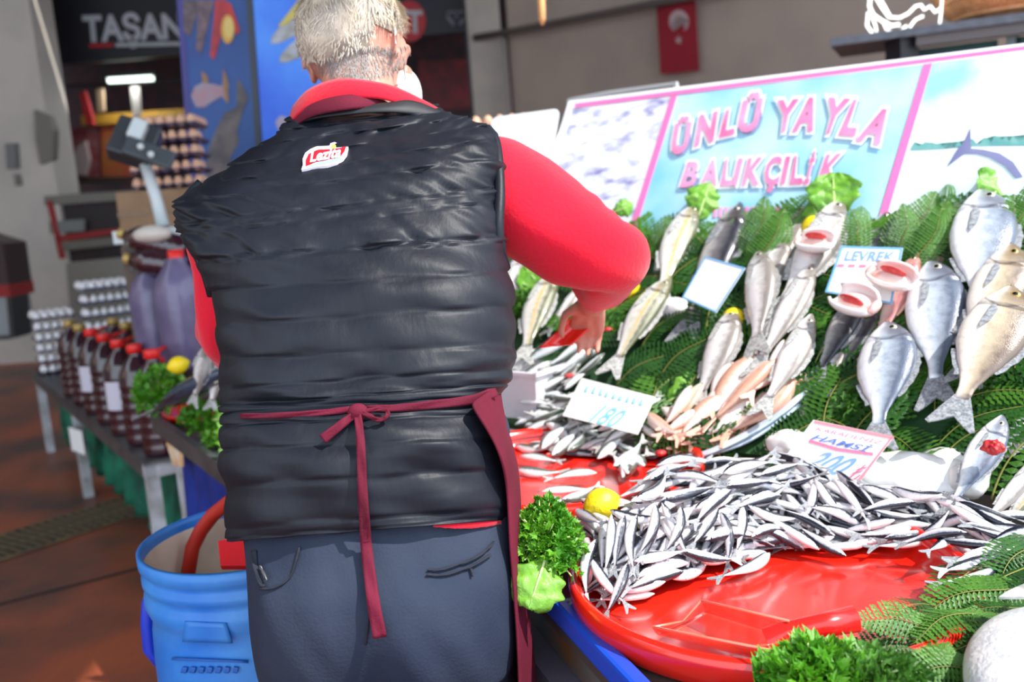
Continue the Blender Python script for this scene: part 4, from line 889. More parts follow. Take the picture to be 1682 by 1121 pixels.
# trousers pockets
dk = mat('pocket shadow seam', (30, 34, 46), .9)
ribbon('pocket_welt', [(702, 938), (730, 935), (765, 924), (795, 908), (812, 890)], (3, 3), dk, .002)
ribbon('pocket_welt', [(700, 946), (735, 944), (772, 932), (806, 912)], (2.5, 2.5), dk, .002)
ribbon('pocket_button', [(771, 930), (775, 938), (775, 948)], (4, 3), dk, .004)
ribbon('pocket_opening', [(416, 905), (420, 935), (428, 958), (434, 964)], (10, 5), dk, .004)
ribbon('trouser_seam', [(600, 895), (608, 960), (606, 1010), (600, 1060)], (2, 2), dk, .0015)
ribbon('pocket_seam', [(425, 968), (450, 966), (475, 950), (492, 900)], (2, 2), dk, .0015)
ribbon('belt_clip', [(426, 930), (432, 940), (438, 955)], (4, 3), MT['metal'], .007)
# back yoke seam of vest (vertical centre seam)
# mask at the chin, right side
m_ = MB(); m_.sphere(hp(0, .080, -.056), 1, 24, 16, Hr @ Matrix.Diagonal((.078, .066, .064)))
m_.build('face_mask', MT['white_cloth'], man)
MB().tube([hp(.06, .07, -.05), hp(.085, .02, -.035), hp(.094, -.022, -.015), hp(.09, -.02, .012)], .0014, 6).build('mask_loop', MT['white_cloth'], man)
# ---- hair: cap + strands
hm = MB(); nu, nv = 72, 40; P = []
def hairline(th, ph): return ph
for j in range(nv+1):
    row = []
    for k in range(nu+1):
        th = 2*math.pi*k/nu; fr_ = math.sin(th)   # +1 = face side
        phm = 1.18 if fr_ > .55 else (1.18+(.55-fr_)*.95 if fr_ > -.2 else 1.89+(-.2-fr_)*.62)
        if abs(math.cos(th)) > .8 and abs(fr_) < .45: phm = min(phm, 1.62)
        ph = phm*j/nv; q = Vector((math.sin(ph)*math.cos(th)*.0865, math.sin(ph)*fr_*.1045, math.cos(ph)*.1035))
        nz = noise.noise(q*40)*.004 + noise.noise(q*90)*.002; e = (1 - max(0, (j/nv-.85))/.15*.06)
        row.append(hp(q.x*e*(1+nz*8), -.012+q.y*e*(1+nz*8), .012+q.z*e*(1+nz*8)))
    P.append(row)
hairo = hm.grid(P).build('hair', MT['hair'], man)
st_ = MB(); rnd = random.Random(3)
for i in range(4200):
    th = rnd.uniform(0, 2*math.pi); fr_ = math.sin(th); phm = 1.15 if fr_ > .55 else (1.15+(.55-fr_)*.95 if fr_ > -.2 else 1.86+(-.2-fr_)*.60)
    if abs(math.cos(th)) > .8 and abs(fr_) < .45: phm = min(phm, 1.6)
    ph = math.acos(1-rnd.random()*(1-math.cos(phm))); n0 = Vector((math.sin(ph)*math.cos(th), math.sin(ph)*math.sin(th), math.cos(ph)))
    p = Vector((n0.x*.0860, -.012+n0.y*.1040, .012+n0.z*.103)); dn = Vector((math.cos(ph)*math.cos(th), math.cos(ph)*math.sin(th), -math.sin(ph))); swirl = Vector((-math.sin(th), math.cos(th), 0))
    fl_ = noise.noise(n0*3)*1.2
    g = (dn*1.0+swirl*fl_+n0*.35+Vector((rnd.uniform(-.3, .3), rnd.uniform(-.3, .3), rnd.uniform(-.3, .3)))).normalized(); L_ = rnd.uniform(.014, .026) if ph < 1.5 else rnd.uniform(.006, .012)
    s_ = g.cross(n0).normalized()*.0006; a = p; b = p+g*L_*.5+n0*.002; c = p+g*L_-n0*.0008
    w3 = [hp(*(x)) for x in (a-s_, a+s_, b-s_, b+s_, c)]
    st_.add(w3, [(0, 1, 3, 2), (2, 3, 4)])
hs = st_.build('hair_strands', mat('white hair strand', (226, 216, 198), .45, c2=(184, 168, 146), ns=25), hairo); hs['kind'] = 'stuff'
st_ = MB()
for i in range(1700):
    px = rnd.gauss(582, 42); py = 74+rnd.random()**1.1*62
    h_ = bv_b.ray_cast(CO, ray(px, py).normalized())
    if h_[0] is None or py > 133-abs(px-585)*.22: continue
    p = h_[0]; n0 = h_[1]; dn = Vector((rnd.uniform(-.5, .5), 0, -1)); dn = (dn-n0*dn.dot(n0)).normalized(); s_ = dn.cross(n0).normalized()*.0006; L_ = rnd.uniform(.006, .012)
    st_.add([p-s_, p+s_, p+dn*L_*.5+n0*.0022-s_, p+dn*L_*.5+n0*.0022+s_, p+dn*L_+n0*.001], [(0, 1, 3, 2), (2, 3, 4)])
hs = st_.build('nape_hair', mat('grey nape hair', (128, 120, 116), .6, c2=(160, 148, 140), ns=30), hairo); hs['kind'] = 'stuff'
# ================================================================ fish stall on the right
SZ = .755
e0 = Zp(868, 958, SZ); e1 = Zp(1010, 1112, SZ); ed = (e1-e0).normalized(); en = Vector((-ed.y, ed.x, 0)); en = en if en.x > 0 else -en
s_a = e0-ed*.55; s_b = e1+ed*.75
t = thing('stall_counter', 'long blue and steel fish counter under the red trays', 'counter', (s_a+s_b)/2)
rzE = math.atan2(ed.y, ed.x)
MB().prism([s_a, s_b, s_b+en*1.5, s_a+en*1.5], (0, 0, -.03)).build('counter_top', mat('counter blue', (22, 56, 150), .4), t, False); t.children[0].data.materials.clear(); t.children[0].data.materials.append(mat('wet dark counter', (56, 60, 60), .35, c2=(84, 70, 56), ns=6))
mid = (s_a+s_b)/2; ln_s = (s_b-s_a).length
bevel(MB().box(mid+en*.01+Vector((0, 0, .0)), ln_s, .025, .035, rzE).build('edge_rail', mat('rail blue', (24, 74, 190), .35), t, False), .006)
MB().box(mid+en*.045-Vector((0, 0, .075)), ln_s, .02, .09, rzE).build('upper_panel', mat('weathered panel', (96, 104, 100), .6, c2=(150, 92, 50), ns=5, lo=.5, hi=.7), t, False)
MB().box(mid+en*.02-Vector((0, 0, .150)), ln_s, .05, .055, rzE).build('grey_rail', mat('rail purple grey', (120, 116, 134), .5), t, False)
MB().box(mid+en*.05-Vector((0, 0, .44)), ln_s, .02, .5, rzE).build('lower_panel', bpy.data.materials['counter blue'], t, False)
for f in (.02, .5, .98):
    for g in (.08, 1.4):
        p = s_a+ed*ln_s*f+en*g; MB().box((p.x, p.y, (SZ-.03)/2), .05, .05, SZ-.031, rzE).build('leg', MT['white_metal'], t, False)
o = MB().prism([Zp(905, 1010, .70), Zp(935, 1020, .70), Zp(938, 1000, .74), Zp(915, 975, .75)], (0, .003, 0)).build('paper_scrap', mat('scrap', (206, 198, 184), .7), None, False); tag(o, 'crumpled pale paper scrap under the edge of the big red tray', 'paper')
# display bed
c00 = PLh(780, 800, BED)
def bedpt(u, v): return BED[0] + U*u + UPS*v
topv = (bA-bB).dot(UPS); u0, u1 = -1.75, 1.1
bm_ = mat('wet green felt', (22, 52, 26), .7, c2=(34, 76, 34), ns=14, bump=.5, bs=40)
t = thing('display_bed', 'sloping green covered bed that the big fish lie on', 'display', bedpt(-.3, 0)-Vector((0, 0, .09)))
MB().prism([bedpt(u0, -.02), bedpt(u1, -.02), bedpt(u1, topv+.03), bedpt(u0, topv+.03)], -bn*.03).build('sloping_board', bm_, t, False)
for u in (u0+.05, -.3, u1-.05):
    p = bedpt(u, topv-.04); q = bedpt(u, .06); MB().box((p.x, p.y, (p.z-.05+SZ)/2), .04, .04, p.z-.05-SZ, -beta).build('prop', MT['white_metal'], t, False)
# sign board
t = thing('sign_board', 'big printed sign board in pink letters leaning behind the fish', 'sign', PLh(1250, 380, BOARD))
bq = [(905, 162), (1130, 146), (1420, 100), (1700, 70), (1800, 58), (1800, 420), (1400, 450), (860, 440), (880, 300)]
bq = [(936, 170), (1790, 61), (1790, 440), (850, 440)]
pink = pm('pink', (232, 120, 180)); pinkl = pm('letters', (226, 104, 156), (238, 170, 206), 9, lo=.3, hi=.7); wht = pm('white', (240, 242, 246)); shd = pm('shadow', (140, 160, 196))
flat_on('board', [(934, 166), (1790, 57), (1790, 445), (846, 445)], BOARD, -.001, wht, t, .012)
flat_on('harbour_print', [(944, 178), (1101, 158), (1046, 352), (1020, 440), (852, 440)], BOARD, .003, mat('print harbour', (226, 230, 240), .45, c2=(132, 128, 176), ns=16, lo=.50, hi=.72, stretch=(1, 1, 2.4), detail=6), t)
flat_on('sea_print', [(1111, 157), (1518, 106), (1443, 350), (1415, 440), (1025, 440), (1050, 352)], BOARD, .003, mat('print sea', (106, 186, 226), .45, c2=(190, 226, 238), ns=3.2, lo=.36, hi=.64), t)
flat_on('sky_print', [(1530, 104), (1790, 72), (1790, 242), (1487, 246)], BOARD, .003, mat('print sky', (150, 204, 228), .45, c2=(240, 244, 248), ns=4, lo=.38, hi=.56), t)
flat_on('water_print', [(1487, 246), (1790, 242), (1790, 440), (1425, 440)], BOARD, .003, mat('print water', (196, 230, 234), .45, c2=(234, 240, 242), ns=3), t)
flat_on('pink_border', [(944, 170), (1790, 62), (1790, 67), (944, 177)], BOARD, .005, pink, t)
flat_on('pink_border', [(1102, 158), (1112, 157), (1052, 350), (1026, 440), (1014, 440), (1042, 350)], BOARD, .005, pink, t)
flat_on('pink_border', [(1517, 106), (1531, 104), (1458, 350), (1428, 440), (1416, 440), (1445, 350)], BOARD, .005, pink, t)
def sign_text(s, quad, off, base=.012):
    q2 = [(x+4, y+3) for x, y in quad]
    b = text_on('shadow_lettering', s, q2, BOARD, .006, shd, t, off=off+.035, base=None) if False else None
    vs, fs = text2d(s, off, .0); b = (min(v.x for v in vs), max(v.x for v in vs), min(v.y for v in vs), max(v.y for v in vs))
    text_on('shadow_lettering', s, q2, BOARD, .0055, shd, t, off=off+.01, base=b)
    text_on('outline_lettering', s, quad, BOARD, .0075, wht, t, off=off+.075, base=b)
    text_on('lettering', s, quad, BOARD, .0095, pinkl, t, off=off, base=b)
def wd(q, k=1.16):
    cx = sum(a for a, b in q)/4; cy = sum(b for a, b in q)/4; return [(cx+(a-cx)*k, cy+(b-cy)*k) for a, b in q]
for ch, q in (('Ü', [(1112, 196), (1136, 194), (1127, 246), (1103, 252)]), ('N', [(1151, 192), (1177, 186), (1170, 230), (1143, 237)]), ('L', [(1193, 184), (1207, 181), (1205, 218), (1183, 223)]), ('Ü', [(1225, 158), (1253, 154), (1242, 212), (1212, 214)]),
              ('Y', [(1279, 168), (1310, 166), (1298, 212), (1277, 214)]), ('A', [(1312, 164), (1352, 164), (1334, 212), (1304, 213)]), ('Y', [(1362, 164), (1394, 166), (1370, 216), (1352, 216)]), ('L', [(1402, 168), (1414, 168), (1404, 220), (1380, 218)]), ('A', [(1432, 180), (1472, 186), (1444, 234), (1410, 228)])):
    sign_text(ch, wd(q), .045)
for ch, q in (('B', [(1130, 268), (1150, 267), (1140, 305), (1118, 306)]), ('A', [(1160, 265), (1182, 264), (1176, 304), (1150, 305)]), ('L', [(1192, 264), (1200, 264), (1204, 303), (1184, 304)]), ('I', [(1213, 262), (1220, 262), (1210, 303), (1203, 303)]), ('K', [(1230, 262), (1254, 260), (1246, 302), (1220, 303)]),
              ('Ç', [(1262, 260), (1284, 259), (1276, 312), (1252, 314)]), ('I', [(1291, 259), (1298, 259), (1289, 301), (1282, 301)]), ('L', [(1306, 258), (1314, 258), (1318, 300), (1298, 301)]), ('İ', [(1334, 250), (1341, 250), (1328, 300), (1321, 300)]), ('K', [(1358, 256), (1384, 254), (1368, 298), (1344, 299)])):
    sign_text(ch, wd(q, 1.1), .035)
for k in range(14):
    x = 1172+8.6*k
    if k in (4,): continue
    flat_on('small_print', [(x+1, 341-.2*k), (x+6, 341-.2*k), (x+4, 357-.2*k), (x-1, 357-.2*k)], BOARD, .0055, pinkl, t)
# dolphin tail and treeline print
dol = pm('dolphin', (92, 96, 140), (130, 132, 170), 6); tree = pm('trees', (120, 176, 170), (84, 150, 150), 30)
flat_on('dolphin_print', [(1594, 210), (1595, 244), (1616, 246), (1642, 252), (1664, 266), (1680, 290), (1668, 292), (1650, 272), (1626, 258), (1604, 252), (1584, 252), (1556, 273), (1572, 246), (1584, 232)], BOARD, .005, dol, t)
rr_ = random.Random(5)
pts = [(1494, 244), (1790, 236)]; top_ = []
for k in range(50):
    x = 1790-6*k; top_.append((x, 226-(x > 1590)*4+(1790-x)*.05+rr_.uniform(-7, 6)))
flat_on('treeline_print', [(1496, 247), (1552, 244), (1552, 241), (1600, 240), (1790, 238)]+top_, BOARD, .004, tree, t)
tree2 = None
# ================================================================ leaves and ferns
def frond_me(n=20, L=.32, W=.07, droop=.06, m=None, ser=3):
    m_ = MB(); sm = MB(); pts = [Vector((L*i/n, .01*math.sin(i*.3), .02*math.sin(math.pi*i/n)*1.2-droop*(i/n)**2)) for i in range(n+1)]
    sm.tube(pts, [.0022*(1-.7*i/n) for i in range(n+1)], 5)
    for i in range(1, n+1):
        f = i/n; w_ = W*(math.sin(math.pi*min(1, f*.86+.14))**.8)*1.05; p = pts[i]
        for s_ in (-1, 1):
            tipd = Vector((.42*w_, s_*w_, -.18*w_+random.uniform(-.004, .004))); wd = Vector((.0065, 0, 0)); prev = None
            for q in range(ser):
                a0 = q/ser; a1 = (q+1)/ser; ww = .0074*(1-a0*.5)
                b0 = p+tipd*max(0, a0-.08); b1 = p+tipd*min(1.05, a1+.08); mid_ = (b0+b1)/2
                m_.add([b0, mid_+Vector((ww*1.2, s_*.002, .001)), b1, mid_+Vector((-ww*1.0, s_*.004, .001))], [(0, 1, 2, 3) if s_ > 0 else (3, 2, 1, 0)])
    return sm.me('stem'), m_.me('leaflets', False)
def make_frond(mkey, **k):
    t = thing('fern_frond', 'x', 'fern'); a, b = frond_me(**k); link('stem', a, MT['stem'], t); o = link('leaflets', b, MT[mkey], t); o['kind'] = 'stuff'; return t
FR = [make_frond('fern', L=.30, W=.07), make_frond('fern_dk', L=.26, W=.062, droop=.03), make_frond('fern', L=.34, W=.065, droop=.09), make_frond('fern_dk', n=26, L=.30, W=.06, ser=4, droop=.05), make_frond('fern', n=26, L=.3, W=.06, ser=4, droop=.02)]
FRused = set()
def frame(p, X, n):
    X = X.normalized(); n = (n-X*n.dot(X)).normalized(); Y = n.cross(X); return Matrix.Translation(p) @ Matrix((X, Y, n)).transposed().to_4x4()
def put(pr_, Mx, label, group=None, sc=1.0, used_=FRused):
    Mx = Mx @ Matrix.Scale(sc, 4)
    if pr_.name not in used_:
        used_.add(pr_.name); pr_.matrix_basis = Mx; pr_['label'] = label
        if group: pr_['group'] = group
        return pr_
    o = dup(pr_, Mx, label, group)
    if not group and 'group' in o: del o['group']
    return o
rb = random.Random(11)
def FZ(px, py):
    r = 'top row' if py < 450 else ('upper middle' if py < 540 else ('lower middle' if py < 640 else 'bottom row'))
    c = 'beside the man' if px < 1010 else ('near the blank card' if px < 1180 else ('behind the sea bass' if px < 1380 else ('left of the breams' if px < 1520 else 'behind the breams at right')))
    return r+' '+c
nfr = 0
for iv in range(8):
    for iu in range(26):
        u = -1.0+iu*.075+rb.uniform(-.03, .03); v = -.03+iv*.078+rb.uniform(-.03, .03)
        p = bedpt(u, v); loc = R3.inverted() @ (p-CO); px = CX+F*loc.x/-loc.z; py = CY-F*loc.y/-loc.z
        if px < 840 or px > 1740 or v > topv or (px < 1000 and py > 580): continue
        ang = rb.gauss(.9, .8); X = U*math.cos(ang)+UPS*math.sin(ang) + bn*.15
        put(FR[rb.choice((0, 1, 1, 2))], frame(p+bn*(.006+.010*rb.random()), X, bn+Vector((rb.uniform(-.4, .4), rb.uniform(-.4, .4), 0))), 'green fern frond on the sloping bed, %s' % FZ(px, py), 'fern fronds on the bed, %s' % FZ(px, py), rb.uniform(.55, .85)); nfr += 1
# fern tips standing up behind the top row
for (bx0, by0, tx, ty, s_) in ((1230, 440, 1262, 325, 1), (1285, 420, 1330, 310, .9), (1455, 430, 1545, 318, 1.1), (1400, 420, 1422, 335, .9), (1480, 440, 1490, 335, 1), (1520, 430, 1560, 330, 1), (1500, 470, 1552, 340, 1), (1660, 420, 1700, 300, 1.2), (1640, 430, 1672, 320, 1), (1085, 420, 1100, 350, .7), (1240, 470, 1290, 345, 1), (1420, 450, 1402, 340, .9), (1560, 370, 1552, 300, .6), (1200, 420, 1235, 345, .8)):
    a = PLh(bx0, by0, BED)+bn*.02; dep = (a-CO).dot(R3 @ Vector((0, 0, -1))); b = D(tx, ty, dep+.02); L_ = (b-a).length
    put(FR[4 if s_ >= 1 else 0], frame(a, b-a, (CO-a).normalized()+Vector((rb.uniform(-.3, .3), 0, 0))), 'fern frond standing before the sign board, tip %s' % ('left of the dark bass' if tx < 1200 else 'beside the dark bass' if tx < 1300 else 'left of the largest leaf' if tx < 1350 else 'right of the largest leaf' if tx < 1430 else 'left of the lemon by the breams' if tx < 1530 else 'behind the lemon by the breams' if tx < 1600 else 'behind the largest bream'), 'fern fronds before the board', L_/.29)
# radish leaves
def leaf_thing(name, label, base, tip, wpx, dep0, dep1, seed=0, curl=.02, cat='leaf'):
    a = D(*base, dep0); b = D(*tip, dep1); L_ = (b-a).length; X = (b-a).normalized(); n = (CO-a).normalized(); n = (n-X*n.dot(X)).normalized(); Y = n.cross(X); W = wpx*dep0/F/2
    t = thing(name, label, cat, a); P = []; nu, nv = 26, 13
    for i in range(nu+1):
        f = i/nu; bl = 0 if f < .12 else 1; wd = W*(.06 if f < .15 else max(.06, math.sin(math.pi*((f-.10)/.93)**1.25 if f < 1 else 0)**.62))
        wd *= 1+.10*math.sin(f*26+seed); row = []
        if f > .97: wd = W*.35
        for j in range(nv):
            v = 2*j/(nv-1)-1; ruf = .10*W*math.sin(f*19+v*3+seed)*abs(v)**1.5+.06*W*noise.noise(Vector((f*9, v*5, seed)))*3
            row.append(a+X*L_*(f-.04*abs(v)*f)+Y*wd*v+n*(ruf+curl*math.sin(math.pi*f)-.25*W*v*v*(1 if seed % 2 else -.6)))
        P.append(row)
    o = MB().grid(P).build('blade', MT['leaf'], t); solid(o, .0008)
    MB().tube([a+X*L_*f+n*(curl*math.sin(math.pi*f)+.0015) for f in (0, .2, .4, .6, .8, .93)], [W*.075, W*.06, W*.045, W*.03, W*.02, W*.01], 6).build('midrib', MT['leafrib'], t)
    return t
def dp(px, py, off=0): return (PLh(px, py, BED)-CO).dot(R3 @ Vector((0, 0, -1)))-off
leaf_thing('radish_leaf', 'light green leaf standing over the lettering by the long white fish', (1142, 372), (1166, 300), 62, dp(1142, 390), dp(1142, 390)+.02, 1)
leaf_thing('radish_leaf', 'largest bright green leaf standing behind the lemon, middle of the board', (1372, 376), (1368, 283), 84, dp(1372, 390), dp(1372, 390)+.03, 2)
leaf_thing('radish_leaf', 'low green leaf beside the largest one, behind the lemon', (1352, 380), (1332, 330), 40, dp(1345, 390)-.01, dp(1345, 390)+.01, 3)
leaf_thing('radish_leaf', 'wide bright green leaf above the top right bream', (1600, 358), (1660, 286), 80, dp(1600, 380), dp(1600, 380)+.04, 4)
leaf_thing('radish_leaf', 'green leaf poking out above the man red elbow', (1000, 352), (1040, 336), 30, 2.35, 2.36, 5)
leaf_thing('radish_leaf', 'green leaf under the man upper arm by the lemon', (905, 490), (860, 436), 60, dp(890, 470)-.02, dp(890, 470), 6)
leaf_thing('radish_leaf', 'pale green torn leaf between the ferns above the red mullets', (1085, 668), (1160, 622), 52, dp(1120, 640)-.03, dp(1120, 640)-.02, 7)
leaf_thing('radish_leaf', 'small green leaf left of the lower right bream', (1375, 700), (1430, 668), 40, dp(1400, 680)-.02, dp(1400, 680)-.02, 8)
# parsley bunches
def leaflet(m_, p, X, n, s):
    X = X.normalized(); Y = n.cross(X).normalized(); n = X.cross(Y)
    m_.add([p, p+X*s*.35+Y*s*.42, p+X*s*.62+Y*s*.16+n*s*.06, p+X*s*1.0, p+X*s*.62-Y*s*.16+n*s*.06, p+X*s*.35-Y*s*.42], [(0, 2, 1), (0, 3, 2), (0, 4, 3), (0, 5, 4)])
def parsley(label, c, rx, ry, rz, n, seed, s=(.012, .022), m='parsley', up=Vector((0, -.4, 1)), cat='herb', clip=None):
    rr = random.Random(seed); t = thing('parsley_bunch', label, cat, c); m_ = MB(); sm = MB()
    for i in range(n):
        d = Vector((rr.gauss(0, 1), rr.gauss(0, 1), rr.gauss(0, 1))).normalized()
        if d.dot(up.normalized()) < -.25: d = -d
        k = rr.uniform(.55, 1.05)*(1+.25*noise.noise(d*2.2+Vector((seed, 0, 0)))); p = c+Vector((d.x*rx, d.y*ry, d.z*rz))*k
        X = (d+Vector((rr.uniform(-.8, .8), rr.uniform(-.8, .8), rr.uniform(-.5, .8)))).normalized(); nn_ = (d+Vector((rr.uniform(-.6, .6), rr.uniform(-.6, .6), rr.uniform(-.2, .9)))).normalized(); s_ = rr.uniform(*s)
        if abs(X.dot(nn_)) > .95: continue
        for a in (-.9, 0, .9):
            leaflet(m_, p, Matrix.Rotation(a, 3, nn_) @ X, nn_, s_*(1 if a == 0 else .8))
        if i % 6 == 0: sm.tube([c+Vector((d.x*rx, d.y*ry, d.z*rz))*.1, c+Vector((d.x*rx, d.y*ry, d.z*rz))*.5+Vector((0, 0, .004)), p], .0012, 4)
    o = m_.build('leaves', MT[m], t, False); o['kind'] = 'stuff'; o = sm.build('stems', MT['leafrib'], t); o['kind'] = 'stuff'; return t
parsley('curly parsley bunch between the apron and the big red tray', D(897, 900, 1.30)+Vector((0, 0, 0)), .050, .07, .062, 1500, 1, s=(.008, .015))
leaf_thing('radish_leaf', 'broad green leaf hanging under the parsley beside the apron', (900, 905), (868, 1002), 92, 1.25, 1.20, 9, .01)
parsley('flat leaf parsley bunch at the bottom edge in front of the red scoop', Zp(1345, 1122, .80), .064, .045, .036, 650, 2, s=(.013, .024))
parsley('dark green parsley at the bottom edge right of the light bunch', Zp(1430, 1130, .80), .05, .04, .034, 350, 22, s=(.012, .02), m='fern')
parsley('small parsley tuft left of the lower sea bream', PLh(1405, 680, BED)+bn*.01, .035, .03, .03, 200, 4, m='fern')
parsley('parsley bunch at the left end tray below the lemon', D(262, 652, 2.85), .075, .06, .085, 900, 5, s=(.012, .022))
leaf_thing('lettuce_leaf', 'light green lettuce leaf under the lemon on the left tray', (262, 640), (290, 606), 60, 2.95, 2.95, 3)
leaf_thing('lettuce_leaf', 'light green lettuce leaf sticking out beside the vest on the left tray', (350, 690), (396, 682), 50, 2.35, 2.35, 6)
parsley('green lettuce heap on the left tray touching the vest', Zp(370, 712, .73), .05, .08, .05, 380, 7, s=(.016, .03), m='leaf')
parsley('parsley under the man arm between the lemon and the fish', PLh(862, 520, BED)+bn*.02, .05, .05, .05, 420, 8, m='fern')
# near ferns at the right bottom
for (bx0, by0, tx, ty, z0, z1, k) in ((1700, 905, 1520, 985, .83, .81, 3), (1690, 960, 1500, 1010, .83, .81, 4), (1590, 1060, 1405, 1010, .80, .84, 4), (1600, 1075, 1400, 1040, .80, .82, 3), (1700, 1000, 1560, 1010, .82, .82, 3), (1690, 930, 1590, 1000, .83, .82, 3), (1650, 1040, 1480, 1075, .80, .81, 3),
    (1640, 1010, 1500, 1040, .81, .83, 4), (1600, 1121, 1430, 1085, .80, .82, 3), (1640, 1100, 1480, 1112, .80, .82, 4), (1560, 1121, 1440, 1060, .80, .83, 3), (1700, 880, 1640, 960, .84, .83, 3), (1620, 1000, 1550, 1060, .82, .81, 4), (1610, 1050, 1520, 1110, .81, .80, 3), (1700, 1040, 1590, 1000, .83, .84, 4), (1500, 1130, 1560, 1050, .80, .82, 4), (1560, 1000, 1455, 1000, .80, .83, 3), (1660, 950, 1560, 975, .83, .82, 4)):
    a = Zp(bx0, by0, z0-.02); b = Zp(tx, ty, z1-.02); put(FR[k], frame(a, b-a, Vector((rb.uniform(-.5, .5), rb.uniform(-.7, .1), 1))), 'dark fern frond at lower right, tip ' + ('over the red tray' if tx < 1470 else 'beside the big pale fish' if ty > 1020 else 'under the anchovy heads') + (', low' if ty > 1045 else ''), 'fern fronds at the lower right', (b-a).length/.29)
# ================================================================ round red trays
def tray(cx_px, cy_px, R_, z, name, label, cx=None):
    c = cx or Zp(cx_px, cy_px, z); t = thing(name, label, 'tray', (c.x, c.y, z)); Mx = Matrix.Translation((c.x, c.y, z))
    MB().lathe([(0, 0), (R_-.03, 0), (R_-.012, .006), (R_-.006, .02), (R_-.002, .036)], 96, Mx).build('base', MT['red_p'], t)
    MB().lathe([(R_-.010, .024), (R_-.006, .036), (R_+.001, .040), (R_+.008, .037), (R_+.010, .028), (R_+.006, .0), (R_-.01, -.010), (0, -.010)], 96, Mx).build('rim', MT['red_p'], t); return c
Lp_ = Zp(934, 948, .80); Fp_ = Zp(1240, 1092, .80); v_ = Lp_-Fp_; v_.z = 0; dv = (Lp_-CO); rp_ = Vector((dv.y, -dv.x, 0)).normalized()
RA = -v_.length_squared/(2*v_.dot(rp_)); TA = Lp_+rp_*RA; print('TRAY', RA, TA)
tray(0, 0, RA-.008, .762, 'red_tray', 'large round red plastic tray with anchovies at the lower right', TA)
tB = Zp(925, 775, .82); tray(0, 0, .255, .805, 'red_tray', 'round red tray behind the parsley with small mackerel', tB)
# scoop
t = thing('red_scoop', 'translucent red plastic scoop lying on the big red tray', 'scoop', Zp(1200, 1040, .78))
P = []
nL, nR_, fL, fR = Zp(1082, 1045, .776), Zp(1268, 1092, .778), Zp(1160, 1006, .776), Zp(1296, 1048, .778)
nLt, nRt, fLt, fRt = Zp(1073, 1031, .806), Zp(1272, 1070, .822), Zp(1152, 987, .812), Zp(1296, 1021, .83)
for i in range(17):
    u = i/16; a, b, c_, d_ = nLt.lerp(nRt, u), nL.lerp(nR_, u), fL.lerp(fR, u), fLt.lerp(fRt, u)
    cl = max(0, (u-.8)/.2)**1.5; ce = (a+b+c_+d_)/4+Vector((0, 0, .012)); row = []
    for j in range(17):
        v = j/16; p = catm([tuple(a), tuple(b.lerp(a, .25)), tuple(b.lerp(c_, .15)), tuple(b.lerp(c_, .85)), tuple(c_.lerp(d_, .25)), tuple(d_)], v*5); row.append(Vector(p).lerp(ce, cl*.45))
    P.append(row)
solid(MB().grid(P).build('bowl', MT['red_scoop'], t), .0025)
MB().grid([[P[16][j].lerp(((P[16][0]+P[16][16])/2), k/4)+(nR_-nL).normalized()*.010*math.sin(k*.7) for k in range(5)] for j in range(17)]).build('back_wall', MT['red_scoop'], t)
rmm = mat('scoop edge red', (255, 120, 96), .2, coat=.5)  # lighter red edge tubes paint the highlights along the scoop rim
MB().tube([nRt, nLt], .0018, 6).build('edge', rmm, t); MB().tube([nLt, nL.lerp(fL, .5)+Vector((0, 0, .003)), fLt], .0018, 6).build('edge', rmm, t); MB().tube([fLt, fRt], .0018, 6).build('edge', rmm, t)
h0 = Zp(1268, 1058, .800); h1 = Zp(1300, 1040, .814); h2 = Zp(1350, 1028, .822); h3 = Zp(1405, 1017, .826)
MB().tube([h0, h0.lerp(h1, .6), h1, h2, h3, h3.lerp(h2, .02), h2], [.022, .018, .0145, .014, .0155, .0125, .011], 20, cap=False).build('handle', mat('red handle', (226, 34, 30), .25, coat=.3), t)
# ================================================================ fish
PR = {
 'bream': dict(t=[0, .03, .08, .15, .22, .3, .42, .55, .68, .8, .9, 1], up=[.012, .055, .105, .15, .178, .195, .198, .175, .13, .08, .045, .04], dn=[.012, .035, .065, .10, .128, .150, .165, .155, .115, .065, .04, .038], th=.36),
 'bass': dict(t=[0, .04, .1, .17, .24, .32, .45, .58, .7, .82, .92, 1], up=[.012, .035, .06, .08, .098, .11, .115, .105, .085, .058, .038, .035], dn=[.012, .03, .052, .072, .088, .098, .104, .098, .078, .05, .035, .033], th=.55),
 'small': dict(t=[0, .04, .1, .17, .24, .35, .5, .62, .75, .86, .95, 1], up=[.01, .03, .055, .075, .088, .098, .096, .084, .06, .036, .02, .016], dn=[.01, .03, .052, .07, .085, .096, .094, .08, .056, .034, .02, .016], th=.6),
 'anch': dict(t=[0, .04, .1, .17, .24, .35, .5, .62, .75, .86, .95, 1], up=[.008, .026, .044, .056, .064, .070, .068, .06, .046, .03, .018, .014], dn=[.008, .024, .044, .058, .068, .076, .075, .066, .05, .032, .018, .014], th=.68),
}
def lerpa(T_, A, t):
    for i in range(len(T_)-1):
        if t <= T_[i+1]: u = (t-T_[i])/(T_[i+1]-T_[i]); u = u*u*(3-2*u)*.4+u*.6; return A[i]+(A[i+1]-A[i])*u
    return A[-1]
